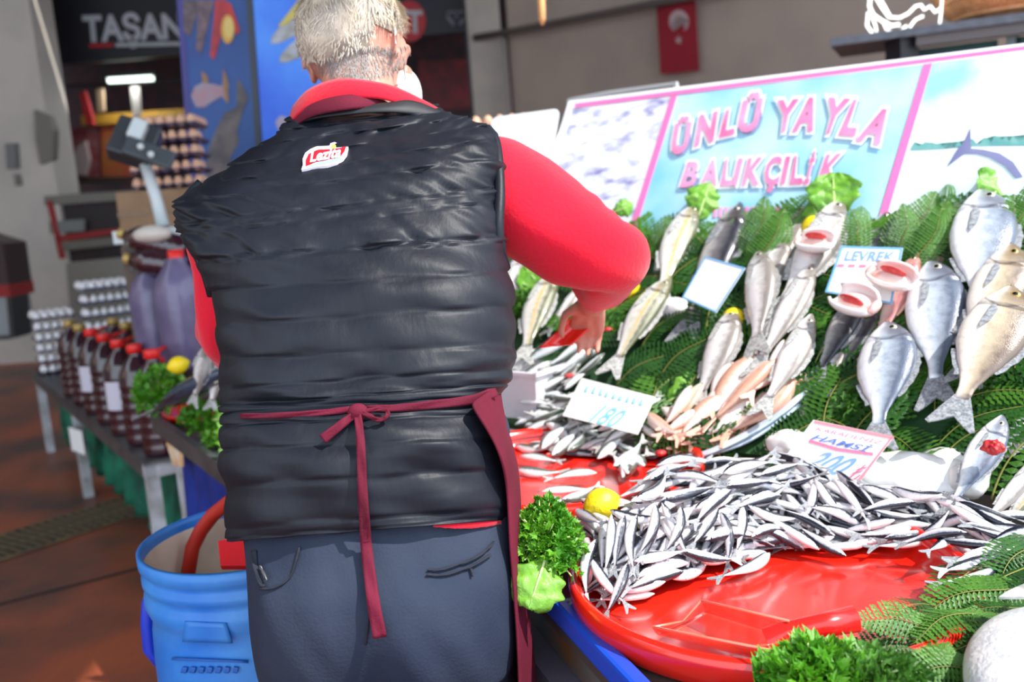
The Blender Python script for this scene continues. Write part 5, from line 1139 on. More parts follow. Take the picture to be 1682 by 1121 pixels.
def fish_body(pk, nl, nr, bend, cut=1.0, gill=.07, bendy=0, name='body'):
    p = PR[pk]; vs = []; fs = []; uv = []
    ts = [((i/nl)**1.15) for i in range(nl+1)]
    if gill: ts = sorted(set(ts+[.232, .242]))
    cz = lambda t: bend*math.sin(math.pi*min(1, t))*1.0 - 0
    for t in ts:
        u_, d_ = lerpa(p['t'], p['up'], t), lerpa(p['t'], p['dn'], t); w_ = (u_+d_)/2*p['th']*(1.18 if t < .24 and t > .1 else 1)
        w_ *= 1.12-.5*t**2
        if gill and .236 < t < .33: w_ *= 1-gill*(1-(t-.236)/.094)
        sl = bend*math.pi*math.cos(math.pi*t)
        for k in range(nr):
            a = 2*math.pi*k/nr; z = (u_ if math.sin(a) > 0 else d_)*math.sin(a); y = w_*sgnp(math.cos(a), .85)
            q = Vector((t*cut, y + bendy*t*t, z + cz(t))); q.x -= sl*z*.6; vs.append(q)
            uv.append((t, .5+.5*math.sin(a)))
    n = len(ts)
    for i in range(n-1):
        for k in range(nr): fs.append((i*nr+k, (i+1)*nr+k, (i+1)*nr+(k+1) % nr, i*nr+(k+1) % nr))
    fs.append(tuple(range(nr))); fs.append(tuple((n-1)*nr+k for k in range(nr))[::-1])
    me = mesh(name, vs, fs); ul = me.uv_layers.new(name='UVMap')
    for l in me.loops: ul.data[l.index].uv = uv[l.vertex_index]
    return me
def plate(name, pts, th, z0=0, zig=0):
    """thin fin in the XZ plane"""
    n = len(pts); vs = []; c = Vector((sum(p[0] for p in pts)/n, 0, sum(p[1] for p in pts)/n))
    vs = [Vector((x, th/2, z)) for x, z in pts]+[Vector((x, -th/2, z)) for x, z in pts]+[c+Vector((0, th*.8, 0)), c-Vector((0, th*.8, 0))]
    fs = []
    for i in range(n):
        j = (i+1) % n; fs += [(i, j, 2*n), (n+j, n+i, 2*n+1), (i, n+i, n+j, j)]
    return mesh(name, vs, fs, False)
def fish_proto(name, pk, m, finm, eye='eyew', bend=0, big=True, extras=(), bendy=0, cut=1.0):
    t = thing(name, 'x', 'fish'); p = PR[pk]; body = fish_body(pk, 26 if big else 13, 20 if big else 10, bend, gill=.09 if big else 0, bendy=bendy)
    link('body', body, m, t)
    # tail: x 1 .. 1.22
    r = p['up'][-1]; e = .105 if pk == 'bream' else (.08 if pk == 'bass' else .06)
    tail = [(.98, r), (1.08, r+e*.35), (1.22, e+.02), (1.235, e), (1.20, e*.55), (1.15, .02), (1.145, 0), (1.15, -.02), (1.20, -e*.55), (1.235, -e), (1.22, -e-.02), (1.08, -r-e*.35), (.98, -r)]
    tl = plate('tail_fin', tail, .008)
    for v in tl.vertices: v.co.y += bendy*v.co.x**2
    link('tail_fin', tl, finm, t)
    ht = lerpa(p['t'], p['up'], .12); wy = (lerpa(p['t'], p['up'], .115)+lerpa(p['t'], p['dn'], .115))/2*p['th']*1.3
    ez = bend*.35 + (.045 if pk == 'bream' else .02 if big else .012); er = .030 if pk == 'bream' else (.021 if big else .016)
    if not big:
        m_ = MB()
        for s_ in (-1, 1): m_.sphere((.085, s_*wy*.62, ez), er, 8, 5, Matrix.Diagonal((1, .5, 1)))
        link('eyes', m_.me('eyes'), MT['pupil'], t)
    else:
        for s_ in (-1, 1):
            yy = wy*.80 if pk == 'bass' else wy*.86
            e_ = link('eye', MB().sphere((.115, s_*yy, ez), er, 14, 8, Matrix.Diagonal((1, .45, 1))).me('eye'), MT[eye], t)
            link('pupil', MB().sphere((.115, s_*(yy+er*.32), ez), er*.55, 10, 6, Matrix.Diagonal((1, .5, 1))).me('pupil'), MT['pupil'], e_)
            # pectoral fin
            wb = (lerpa(p['t'], p['up'], .3)+lerpa(p['t'], p['dn'], .3))/2*p['th']
            pf = plate('pectoral_fin', [(.25, -.02), (.30, .0), (.40, -.015), (.47, -.05), (.44, -.06), (.36, -.055), (.27, -.045)], .004)
            for v in pf.vertices: v.co.y += s_*(wb*1.05+.004+.015*(v.co.x-.25)); v.co.z += bend*.8
            link('pectoral_fin', pf, finm, t)
        U_ = lambda x: lerpa(p['t'], p['up'], x)+bend*math.sin(math.pi*x); D_ = lambda x: -lerpa(p['t'], p['dn'], x)+bend*math.sin(math.pi*x)
        xs = [.30+.045*i for i in range(11)]
        df = [(x, U_(x)-.012) for x in xs] + [(x, U_(x)+.030*math.sin(math.pi*(x-.27)/.55)+(.008 if i % 2 else 0)) for i, x in list(enumerate(xs))[::-1]]
        link('dorsal_fin', plate_strip(xs, lambda x: U_(x)-.012, lambda x, i: U_(x)+.028*max(.15, math.sin(math.pi*(x-.27)/.55))+(.007 if i % 2 else 0), 'dorsal_fin'), finm, t)
        xa = [.62+.04*i for i in range(6)]
        link('anal_fin', plate_strip(xa, lambda x: D_(x)+.010, lambda x, i: D_(x)-.022-(.005 if i % 2 else 0), 'anal_fin'), finm, t)
        link('mouth', MB().sphere((.012, 0, -.004+bend*.03), 1, 10, 6, Matrix.Diagonal((.022, .012, .006))).me('mouth'), MT['mouth'], t)
    t['len'] = 1.22; return t
def plate_strip(xs, lo, hi, name):
    m_ = MB(); P = [[Vector((x, .003, lo(x))), Vector((x+.01, .0015, hi(x, i)))] for i, x in enumerate(xs)]
    Q = [[Vector((x+.01, -.0015, hi(x, i))), Vector((x, -.003, lo(x)))] for i, x in enumerate(xs)]
    return m_.grid(P).grid(Q).me(name, False)
KEEP = {}
def proto(key, *a, **k):
    t = fish_proto(*a, **k); del t['len']; KEEP[key] = t; return t
proto('bream', 'sea_bream', 'bream', MT['f_bream'], MT['findk'])
proto('breamg', 'sea_bream', 'bream', MT['f_breamg'], MT['findk'], eye='eyeg')
proto('bass', 'sea_bass', 'bass', MT['f_bass'], MT['fin'], bend=.02)
proto('bassdk', 'sea_bass', 'bass', MT['f_bassdk'], MT['findk'])
proto('olive', 'mullet_fish', 'bass', MT['f_olive'], MT['fin'], bend=-.03)
proto('pink', 'pink_fish', 'bass', MT['f_pink'], MT['finpink'])
proto('bonito', 'bonito_fish', 'bass', MT['f_bonito'], MT['findk'], bend=.03)
for i, b in enumerate((-.04, .03, .07)): proto('mull%d' % i, 'red_mullet', 'small', MT['f_mullet'], MT['finpink'], bend=b, big=False)
for i, b in enumerate((-.05, .02, .06)): proto('mack%d' % i, 'horse_mackerel', 'small', MT['f_mack'], MT['fin'], bend=b, big=False)
for i, b in enumerate((-.07, -.03, 0, .03, .07)): proto('an%d' % i, 'anchovy', 'anch', MT['f_anch'], MT['findk'], bend=b, big=False, bendy=.02*(i-2))
FUSED = set()
HALF = {'bream': .07, 'breamg': .07, 'bass': .058, 'bassdk': .058, 'olive': .058, 'pink': .058, 'bonito': .058}
def place(key, h, t, label, surf=None, side=1, lift=0, roll=0, group=None, wide=1.0, n=None, ho=0, to=0, wl=None):
    """head and tail-fin tip in photo pixels, on a surface function (px,py)->point"""
    sf = surf or (lambda x, y: PLh(x, y, BED)); nrm = n or bn
    a = sf(*h)+nrm*ho; b = sf(*t)+nrm*to; X = (b-a); ln = X.length; X.normalize()
    if wl: c_ = (a+b)/2; ln = min(max(ln, wl[0]), wl[1]); a = c_-X*ln/2; b = c_+X*ln/2
    L_ = ln/1.22; nn_ = (nrm-X*nrm.dot(X)).normalized()
    Z = nn_.cross(X)*side; Y = Z.cross(X); Rm = Matrix((X, Y, Z)).transposed()
    Rm = Matrix.Rotation(roll*side, 3, X) @ Rm
    hf = HALF.get(key, .055 if key[:2] in ('mu', 'ma') else .045)
    Mx = Matrix.Translation(a+nn_*(lift+hf*L_)) @ Rm.to_4x4() @ Matrix.Diagonal((L_, L_*wide, L_*wide, 1))
    return put(KEEP[key], Mx, label, group, 1.0, FUSED)
# ---- big fish on the bed, back row to front
bigs = [
 ('bass', (1118, 362), (1068, 500), 'white sea bass leaning up right beside the man red elbow', 1, .0, .3, 1.05),
 ('olive', (1152, 356), (1088, 520), 'long white fish with olive back under the first upright leaf', 1, .025, -.25, 1.2),
 ('bassdk', (1222, 350), (1128, 575), 'dark backed sea bass passing under the blank price card', 1, .01, .1, 1.15),
 ('olive', (1112, 478), (1010, 640), 'olive fish with a golden side stripe lying alone left of the blank card', 1, .03, -.15, 1.25),
 ('bass', (1326, 346), (1215, 545), 'white sea bass left of the lemon in the top row', 1, .0, .25, 1.1),
 ('bassdk', (1460, 350), (1392, 560), 'sea bass head rising behind the top edge of the lettered card', 1, -.005, .1, .9),
 ('bass', (1300, 398), (1196, 590), 'white sea bass tucked behind the straight hanging one', 1, .012, .2, 1.15),
 ('bass', (1300, 500), (1222, 660), 'pale bass wedged between the straight hanging one and the small spotted one', 1, .02, .2, 1.1),
 ('bass', (1402, 560), (1310, 690), 'pale fish under the darkest sea bass', 1, .006, .2, 1.1),
 ('olive', (1196, 388), (1118, 520), 'pale olive fish half under the blank price card', 1, .0, .1, 1.1),
 ('bass', (1388, 354), (1278, 560), 'sea bass with open gill cover right of the upper lemon', 1, .03, -.1, 1.25),
 ('bass', (1258, 446), (1256, 620), 'silver sea bass hanging straight down above the red mullets', 1, .045, .3, 1.3),
 ('bass', (1346, 462), (1248, 650), 'small sea bass with spotted head below the open gilled bass', 1, .04, 0, 1.0),
 ('bassdk', (1420, 500), (1340, 650), 'dark sea bass under the bent open mouth', 1, .02, .15, 1.35),
 ('bassdk', (1452, 510), (1352, 660), 'darkest sea bass at the right of the open mouth', 1, .008, .3, 1.15),
 ('bass', (1214, 532), (1150, 700), 'pale sea bass with head in front of the middle lemon', 1, .03, .15, 1.45),
 ('bass', (1346, 552), (1262, 720), 'grey headed sea bass sinking into the red mullets', 1, .05, -.1, 1.15),
 ('breamg', (1592, 346), (1490, 520), 'silver bream leaning left behind the upper right lemon', 1, .0, .2, .75),
 ('pink', (1512, 436), (1432, 610), 'pink blotched fish between the open mouth and the sea bream', 1, .02, .3, 1.05),
 ('pink', (1468, 566), (1330, 715), 'pink tailed fish running under the lower left sea bream', 1, .0, .2, .9),
 ('bream', (1618, 344), (1612, 580), 'largest silver sea bream at top right under the wide leaf', 1, .03, -.15, 1.0),
 ('bream', (1535, 460), (1548, 702), 'silver sea bream with full tail fin shown, in the middle of the breams', 1, .03, 0, .95),
 ('breamg', (1668, 442), (1590, 672), 'golden headed sea bream at the right edge, upper one', 1, .045, -.1, .9),
 ('bream', (1468, 566), (1452, 775), 'silver sea bream behind the anchovy price card', 1, .045, 0, 1.15),
 ('breamg', (1672, 528), (1574, 755), 'golden headed sea bream at the right edge, lower one', 1, .07, -.15, 1.15),
 ('bream', (1655, 722), (1562, 892), 'small bream with raw red gills hanging over the anchovies', 1, .05, -.1, .78),
 ('bass', (1700, 690), (1610, 810), 'white fish at right edge behind the red gilled bream', 1, .02, 0, 1.2),
 ('bass', (1730, 760), (1604, 905), 'pale yellow tailed fish right of the red gilled bream', 1, .03, 0, .9),
 ('olive', (1740, 790), (1640, 905), 'greenish white fish at the right edge over the anchovies', 1, .03, 0, .9),
 ('bass', (858, 432), (835, 560), 'white fish partly hidden beside the vest under the arm', 1, .01, 0, 1.3),
 ('olive', (922, 468), (868, 620), 'grey green fish pointing up under the man sleeve', 1, .03, -.1, 1.35),
 ('bass', (1052, 480), (1130, 520), 'white fish tail end beside the man elbow, lying level', -1, .0, 0, 1.5),
 ('bass', (960, 478), (900, 560), 'white fish behind the man hand', 1, .01, 0, 1.2),
 ('bassdk', (1052, 360), (1020, 440), 'dark fish head showing above the man elbow', 1, .0, 0, 1.0),
 ('bass', (1128, 610+60), (1060, 745), 'pale fish between the price card and the mullets', 1, -.01, 0, .6),
]
for k, h, t_, lab, sd_, lf, ro, wd in bigs: place(k, h, t_, lab, side=sd_, lift=lf, roll=ro, wide=wd)
# open gill / bent mouth pieces
def blob(name, label, cat, c, M3, m, parts=(), seed=0, amp=.12):
    t = thing(name, label, cat, c); m_ = MB().sphere(c, 1, 28, 18, M3)
    for i, v in enumerate(m_.v): d = v-c; m_.v[i] = c+d*(1+amp*noise.noise(d.normalized()*2.2+Vector((seed, 0, 0))))
    m_.build('flesh', m, t); return t
def basis(X, n, sx, sy, sz):
    X = X.normalized(); n = (n-X*n.dot(X)).normalized(); Y = n.cross(X); return Matrix((X, Y, n)).transposed() @ Matrix.Diagonal((sx, sy, sz))
def onb(px, py, l=0): return PLh(px, py, (BED[0]+bn*l, bn))
def openmouth(name, label, c_px, to_px, L_, W_, lift, m=MT['f_pale'], ang=0):
    c = onb(*c_px, lift); X = onb(*to_px, lift)-c; t = thing(name, label, 'fish', c); B3 = basis(X, bn, 1, 1, 1); P = []
    for i in range(15):
        a = -1.9+3.8*i/14; row = []
        for j in range(9):
            v = j/8; r_ = (.55+.45*math.sin(math.pi*v)**.6); row.append(c+B3 @ Vector((L_*v-.3*L_, W_*math.sin(a)*r_, -W_*.75*math.cos(a)*r_+.01)))
        P.append(row)
    solid(MB().grid(P).build('gill_cover', m, t), .006)
    MB().sphere(c+B3 @ Vector((L_*.25, 0, -.006)), 1, 18, 12, B3 @ Matrix.Diagonal((L_*.5, W_*.78, W_*.5))).build('gills', MT['flesh'], t); MB().sphere(c+B3 @ Vector((L_*.22, -W_*.25, .013)), 1, 18, 12, B3 @ Matrix.Diagonal((L_*.32, W_*.15, W_*.36))).build('gill_slit', MT['gillred'], t)
    MB().sphere(c+B3 @ Vector((L_*.74, 0, .004)), 1, 14, 8, B3 @ Matrix.Diagonal((L_*.10, W_*.5, W_*.3))).build('throat', MT['flesh'], t); return t
openmouth('gutted_fish_head', 'upturned white fish head with wide open gills below the lettered card', (1392, 492), (1440, 508), .085, .034, .095)
openmouth('gutted_fish_head', 'pink fish head split open over the right side of the lettered card', (1480, 462), (1440, 450), .090, .030, .085, MT['f_pink'])
openmouth('gutted_fish_head', 'white upturned jaw of the open gilled bass by the upper lemon', (1352, 400), (1318, 398), .075, .028, .085)
for (px, py, s_, lab) in ((1632, 735, .015, 'raw red gills of the small bream hanging over the anchovies'),):
    t = blob('raw_gills', lab, 'gills', onb(px, py, .10), basis(U, bn, s_*1.1, s_*.8, s_*.6), MT['gillred'], amp=.35)
# pale rounded pieces (squid / ice) around the anchovy card
for (px, py, l, sx, sy, lab, sd_) in ((1498, 785, .02, .115, .05, 'large smooth white cuttlefish body right of the anchovy card', 1), (1300, 735, .015, .05, .035, 'small pale cuttlefish body left of the anchovy card', 2), (1560, 770, .0, .05, .04, 'white cuttlefish piece left of the red gilled bream', 3), (1590, 790, .03, .03, .03, 'white folded fish piece touching the red gilled bream', 5), (1105, 508, .01, .05, .028, 'white belly piece left of the blank price card', 4), (1190, 500, .0, .035, .028, 'white fish piece under the blank price card above the lemon', 6)):
    t = blob('cuttlefish' if sd_ < 4 else 'fish_piece', lab, 'seafood', onb(px, py, l), basis(U if sd_ != 1 else onb(1560, 800)-onb(1440, 790), bn, sx, sy, .028), MT['f_pale'], seed=sd_)
# two long thin silver fish under the mullets
def ribbonfish(label, pts, l, w_):
    t = thing('garfish', label, 'fish', onb(*pts[0], l)); pp = [onb(x, y, l) for x, y in pts]; n = len(pp)*5
    q = [Vector(catm([tuple(p) for p in pp], (len(pp)-1)*i/n)) for i in range(n+1)]
    o = MB().tube(q, [w_*(.25+.75*math.sin(math.pi*min(1, i/n*.9+.1))**.6) for i in range(n+1)], 14, flat=.6).build('body', mat('garfish silver', (214, 226, 236), .2, .3, c2=(176, 196, 214), ns=12), t)
    MB().sphere(q[2]+bn*w_*.4, w_*.22, 8, 6).build('eye', MT['pupil'], t)
ribbonfish('long thin silver blue fish lying along the lower edge of the red mullets', [(1340, 628), (1290, 672), (1230, 712), (1160, 745), (1110, 750)], .03, .010)
ribbonfish('second thin silver blue fish beside the first under the mullets', [(1330, 650), (1280, 690), (1220, 728), (1150, 752)], .02, .008)
# ---- red mullets fan
rm = [(1236, 612, 1130, 748), (1262, 600, 1150, 742), (1210, 640, 1122, 740), (1290, 622, 1165, 742), (1330, 600, 1210, 735), (1316, 632, 1185, 748), (1170, 650, 1112, 742), (1150, 662, 1100, 738), (1275, 650, 1160, 752), (1240, 668, 1135, 752),
      (1200, 672, 1116, 750), (1300, 590, 1240, 690), (1338, 622, 1240, 722), (1128, 676, 1082, 730), (1098, 690, 1140, 742), (1078, 706, 1138, 748), (1180, 690, 1106, 752), (1258, 640, 1180, 716), (1215, 618, 1175, 712), (1160, 700, 1090, 748), (1190, 735, 1115, 752), (1318, 588, 1262, 668)]
for i, (a, b, c, d) in enumerate(rm):
    place('mull%d' % (i % 3), (a, b), (c, d), 'red mullet in the fan of pink fish, ' + ['far left', 'left', 'middle', 'right'][min(3, max(0, int((a-1080)/65)))] + (' upper' if b < 645 else ' lower') + (', short' if math.hypot(a-c, b-d) < 120 else ', long'), side=rb.choice((1, -1)), lift=.012+.012*(i % 4), roll=rb.uniform(-.9, .9), group='red mullets', wide=1.5)
# ---- small mackerel on the left red tray
def s_left(px, py):
    k = max(0, min(1, (720-py)/150)); a = Zp(px, py, .812+.085*k); b = PLh(px, py, (BED[0]+bn*.012, bn)); return a if (a-CO).length < (b-CO).length else b
UPN = Vector((0, -.7, 1)).normalized()
mk = [(850, 775, 935, 780, 1), (858, 758, 930, 768, 1), (975, 790, 895, 800, 0), (848, 735, 912, 742, 1), (905, 760, 925, 712, 0), (930, 758, 932, 720, 0), (862, 700, 920, 690, 1), (872, 722, 915, 700, 1), (938, 735, 900, 690, 0), (958, 726, 925, 700, 1), (985, 728, 948, 712, 1),
      (1000, 788, 1030, 735, 0), (1015, 798, 1042, 742, 0), (1040, 800, 1030, 750, 0), (1050, 760, 1012, 738, 1), (1072, 748, 1020, 732, 1), (960, 742, 1024, 722, 1), (1070, 724, 1022, 706, 0), (1000, 722, 1045, 712, 1), (1062, 780, 1044, 745, 0), (1082, 735, 1055, 700, 0),
      (880, 672, 930, 655, 1), (886, 690, 940, 668, 1), (895, 650, 950, 622, 1), (905, 668, 958, 640, 1), (1000, 545, 900, 632, 1), (985, 572, 892, 640, 1), (1008, 566, 905, 650, 1), (960, 600, 885, 660, 1), (940, 570, 880, 620, 0), (925, 590, 868, 625, 0), (905, 600, 862, 650, 0), (998, 590, 930, 640, 1), (950, 625, 900, 660, 1), (888, 580, 860, 610, 0),
      (1080, 670, 1062, 700, 0), (1135, 664, 1078, 690, 1), (1055, 712, 1090, 690, 1), (990, 700, 950, 690, 0), (1020, 700, 985, 690, 1), (870, 640, 925, 622, 1), (935, 646, 985, 606, 1), (1040, 730, 1078, 728, 0), (910, 815, 960, 812, 1), (925, 835, 975, 815, 0), (915, 826, 950, 840, 1)]
for k in range(46):
    a = rb.uniform(870, 1075); b = rb.uniform(655, 742); g = rb.choice((-.5, -.35, .1, 2.7, 2.5, -1.2)); L2 = rb.uniform(26, 36)
    mk.append((a-L2*math.cos(g), b-L2*math.sin(g)*.8, a+L2*math.cos(g), b+L2*math.sin(g)*.8, k % 2))
mk = [(a, b, c+(30 if (c >= a) else -30), d, s_) if abs(d-b) > .8*abs(c-a) else (a, b, c, d, s_) for a, b, c, d, s_ in mk]
for i, (a, b, c, d, s_) in enumerate(mk):
    up_ = b < 665; lab = 'small silver mackerel in the pile by the clear box under the man hand' if up_ else 'small silver mackerel on the left red tray, ' + ('by the apron' if a < 930 else 'under the 180 card' if a < 1000 else 'right of the 180 card') + (', back' if b < 690 else ', middle' if b < 730 else ', front') + (' pointing left' if c > a else ' pointing right')
    sfc = (lambda x, y: onb(x, y, .0)) if False else s_left
    place('mack%d' % (i % 3), (a, b), (c, d), lab if i != 2 else 'single small mackerel lying alone on the bare red of the left tray', surf=sfc, side=1 if s_ else -1, lift=.002+.008*(i % 3), roll=rb.uniform(-.5, .5), group='small mackerel by the hand' if up_ else (None if i == 2 else 'small mackerel on the left tray'), wide=1.3, n=UPN, wl=(.10, .15))
for px, py in ((868, 598), (900, 628), (936, 632), (926, 670), (906, 732), (862, 548), (1085, 760), (1000, 556)):
    c = s_left(px, py)+Vector((0, -.01, .022)); o = MB().sphere(c, .009, 12, 8, Matrix.Diagonal((1.3, 1, .7))).build('red_gill', MT['gillred']); tag(o, 'red gill flap showing among the small mackerel', 'gill', 'red gills among the mackerel')
# a mound under the piles so that nothing hangs in the air
def mound(name, label, outline, zf, m, base):
    """heap core: thousands of lower fish nobody can count"""
    me = bpy.data.meshes.new(name); bm = bmesh.new(); n = len(outline); rings = []; cx_ = sum(x for x, y in outline)/n; cy_ = sum(y for x, y in outline)/n
    for k in range(7):
        f = k/6*.98; row = []
        for x, y in outline:
            q = zf(x+(cx_-x)*f, y+(cy_-y)*f); row.append(bm.verts.new(Vector((q.x, q.y, max(base+.002, q.z-.026)))))
        rings.append(row)
    bot = [bm.verts.new(Vector((v.co.x, v.co.y, base))) for v in rings[0]]
    for a, b in [(bot, rings[0])]+list(zip(rings, rings[1:])):
        for i in range(n): bm.faces.new((a[i], a[(i+1) % n], b[(i+1) % n], b[i]))
    bm.faces.new(bot[::-1]); bm.faces.new(rings[-1]); bmesh.ops.recalc_face_normals(bm, faces=bm.faces[:]); bm.to_mesh(me); bm.free()
    o = link(name, me, m); o['kind'] = 'stuff'; o['label'] = label; o['category'] = 'fish'; return o
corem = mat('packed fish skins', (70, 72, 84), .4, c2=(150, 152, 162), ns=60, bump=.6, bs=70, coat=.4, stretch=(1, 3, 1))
mound('packed_mackerel', 'packed layer of small mackerel under the ones on top of left tray', [(862, 718), (930, 748), (1010, 752), (1075, 752), (1100, 700), (1010, 640), (940, 600), (870, 610)], s_left, corem, .812)
# ---- anchovy heap
FB = [(940, 900), (950, 945), (960, 985), (1010, 990), (1060, 985), (1120, 955), (1165, 935), (1195, 928), (1250, 916), (1290, 895), (1330, 905), (1368, 908), (1390, 885), (1420, 900), (1480, 900), (1530, 890), (1570, 925), (1640, 925), (1700, 930)]
def yb(px):
    if px <= FB[0][0]: return FB[0][1]
    for (x0, y0), (x1, y1) in zip(FB, FB[1:]):
        if px <= x1: return y0+(y1-y0)*(px-x0)/(x1-x0)
    return FB[-1][1]
def s_heap(px, py):
    dlt = max(0, yb(px)-py); return Zp(px, py, .777+min(.085, .00066*dlt))
UPA = Vector((0, -.8, 1)).normalized()
mound('packed_anchovies', 'packed layer of anchovies under the top ones of the heap', [(965, 905), (985, 955), (1040, 950), (1110, 925), (1180, 905), (1260, 890), (1330, 880), (1400, 872), (1500, 875), (1580, 890), (1660, 900), (1700, 860), (1640, 830), (1560, 808), (1420, 772), (1300, 752), (1180, 748), (1090, 772), (1030, 812), (975, 850)], s_heap, corem, .778)
hand_l = [(1020, 846, 1092, 856), (1092, 846, 1124, 912), (1068, 862, 1054, 906), (1024, 864, 1010, 942), (1002, 874, 996, 934), (976, 908, 962, 988), (1178, 842, 1130, 912), (1184, 862, 1192, 930), (1276, 826, 1188, 852), (1192, 860, 1288, 898), (1152, 896, 1268, 892), (1034, 934, 1130, 914), (1132, 930, 1010, 966), (1118, 948, 1010, 984), (1124, 916, 1196, 930), (1268, 912, 1158, 958), (950, 852, 1000, 876), (946, 870, 990, 902), (942, 896, 975, 916), (1118, 772, 1028, 812), (1032, 840, 1100, 788), (1082, 830, 1186, 802), (1112, 792, 1190, 800),
 (1196, 818, 1128, 880), (1176, 786, 1284, 758), (1192, 772, 1270, 752), (1196, 808, 1264, 800), (1312, 796, 1344, 842), (1345, 806, 1386, 860), (1372, 804, 1425, 868), (1368, 886, 1270, 840), (1334, 904, 1262, 854), (1400, 870, 1318, 840), (1300, 900, 1240, 868), (1366, 908, 1322, 880), (1236, 892, 1296, 880), (1508, 828, 1420, 802), (1428, 846, 1524, 860), (1478, 838, 1420, 848), (1530, 862, 1372, 892), (1532, 882, 1418, 904), (1554, 914, 1520, 868), (1510, 868, 1440, 880), (1538, 908, 1502, 936), (1612, 924, 1550, 914), (1660, 916, 1542, 936), (1626, 940, 1514, 966), (1612, 962, 1506, 984), (1640, 928, 1530, 950), (1655, 912, 1600, 893), (1600, 880, 1670, 895), (1680, 878, 1620, 868), (1690, 900, 1630, 912), (1060, 802, 1140, 770), (1140, 842, 1215, 812), (1215, 832, 1290, 808), (1250, 790, 1310, 772), (1290, 800, 1345, 790),
 (984, 944, 1018, 990), (1016, 968, 1004, 996), (1044, 876, 1040, 930), (1072, 880, 1048, 934), (1110, 862, 1094, 908), (1150, 868, 1096, 916), (1216, 856, 1210, 905), (1232, 842, 1300, 862), (1300, 828, 1340, 872), (1330, 812, 1312, 866), (1400, 812, 1440, 850), (1440, 815, 1490, 838), (1478, 812, 1560, 826), (1452, 868, 1392, 880), (1560, 838, 1620, 862), (1580, 850, 1640, 880), (1460, 892, 1530, 880), (1570, 900, 1512, 912)]
lab_edge = {5: 'pale anchovy lying alone down the left rim of the big red tray', 15: 'pale bellied anchovy lying alone below the heap on bare red', 43: 'anchovy with white belly poking tail first onto the bare red tray', 14: 'dark backed anchovy at the front middle edge of the heap', 12: 'long anchovy at the lower left edge of heap, upper of the two', 13: 'dark anchovy at the lower left edge of heap, lower of the two'}
cnt = 0
AWL = (.098, .122)
def AL(a, b, c, d, st):
    px, py = (a+c)/2, (b+d)/2; an = math.degrees(math.atan2(d-b, c-a)) % 360
    o = 'level with head left' if an < 20 or an > 340 else 'level with head right' if 160 < an < 200 else 'head up, slanting right' if an < 70 else 'head upright' if an < 110 else 'head up, slanting left' if an < 160 else 'head down, slanting left' if an < 250 else 'head down' if an < 290 else 'head down, slanting right'
    z = 'by the lemon' if px < 1060 and py < 880 else 'at the left rim' if px < 1060 else 'left of the pink card' if px < 1200 else 'before the pink card' if px < 1320 else 'below the pink card' if px < 1430 else 'before the cuttlefish' if px < 1560 else 'at the right end'
    r = ', rear' if py < yb(px)-90 else ', mid heap' if py < yb(px)-45 else ', front'
    return '%s anchovy %s%s, %s' % (st, z, r, o)
rnd = random.Random(21)
def nearest_ang(px, py):
    best = []; 
    for (a, b, c, d) in hand_l: best.append((((a+c)/2-px)**2+((b+d)/2-py)**2, math.atan2(d-b, c-a)))
    best.sort(); return best[rnd.randint(0, 2)][1]
fill = []
tries = 0
while len(fill) < 190 and tries < 9000:
    tries += 1; px = rnd.uniform(945, 1700); py = rnd.uniform(742, 985)
    top_y = 752 if px > 1130 else 752+(1130-px)*.5
    if px > 1320: top_y = 770+(px-1320)*.22
    if py > yb(px)-8 or py < top_y: continue
    if any((px-q[0])**2+(py-q[1])**2 < 23**2 for q in fill): continue
    fill.append((px, py))
for px, py in fill:
    a = nearest_ang(px, py)+rnd.gauss(0, .35); L2 = rnd.uniform(48, 62)*(.8+.25*(py-740)/200); hx, hy, tx, ty = px-L2*math.cos(a), py-L2*math.sin(a)*.75, px+L2*math.cos(a), py+L2*math.sin(a)*.75
    if ty > yb(tx)-2 or hy > yb(hx)-2:
        k = .5; hx, hy, tx, ty = px-L2*math.cos(a)*1, py-8, px+L2*math.cos(a), py+4
        if ty > yb(tx) or hy > yb(hx): continue
    z_ = 'left part' if px < 1150 else ('middle part' if px < 1400 else 'right part')
    place('an%d' % rnd.randint(0, 4), (hx, hy), (tx, ty), AL(hx, hy, tx, ty, 'half buried'), surf=s_heap, side=rnd.choice((1, -1)), lift=rnd.uniform(-.016, -.005), roll=rnd.uniform(-.8, .8), group='anchovies in the heap', wide=1.4, n=UPA, wl=AWL); cnt += 1
for i, (a, b, c, d) in enumerate(hand_l):
    px = (a+c)/2; z_ = 'left part' if px < 1150 else ('middle part' if px < 1400 else 'right part'); el = lab_edge.get(i)
    sd_ = 1 if (c-a)*0+(d-b) > 0 else -1
    sd_ = rnd.choice((1, -1)) if abs(c-a) > abs(d-b) else sd_
    place('an%d' % ((i*7) % 5), (a, b), (c, d), el or AL(a, b, c, d, 'whole'), surf=s_heap, side=sd_, lift=.005+.004*(i % 3)+(.026 if px > 1490 and (b+d)/2 > 895 else 0), roll=rnd.uniform(-.5, .5), group=None if el else 'anchovies in the heap', wide=1.4, n=UPA, wl=AWL)
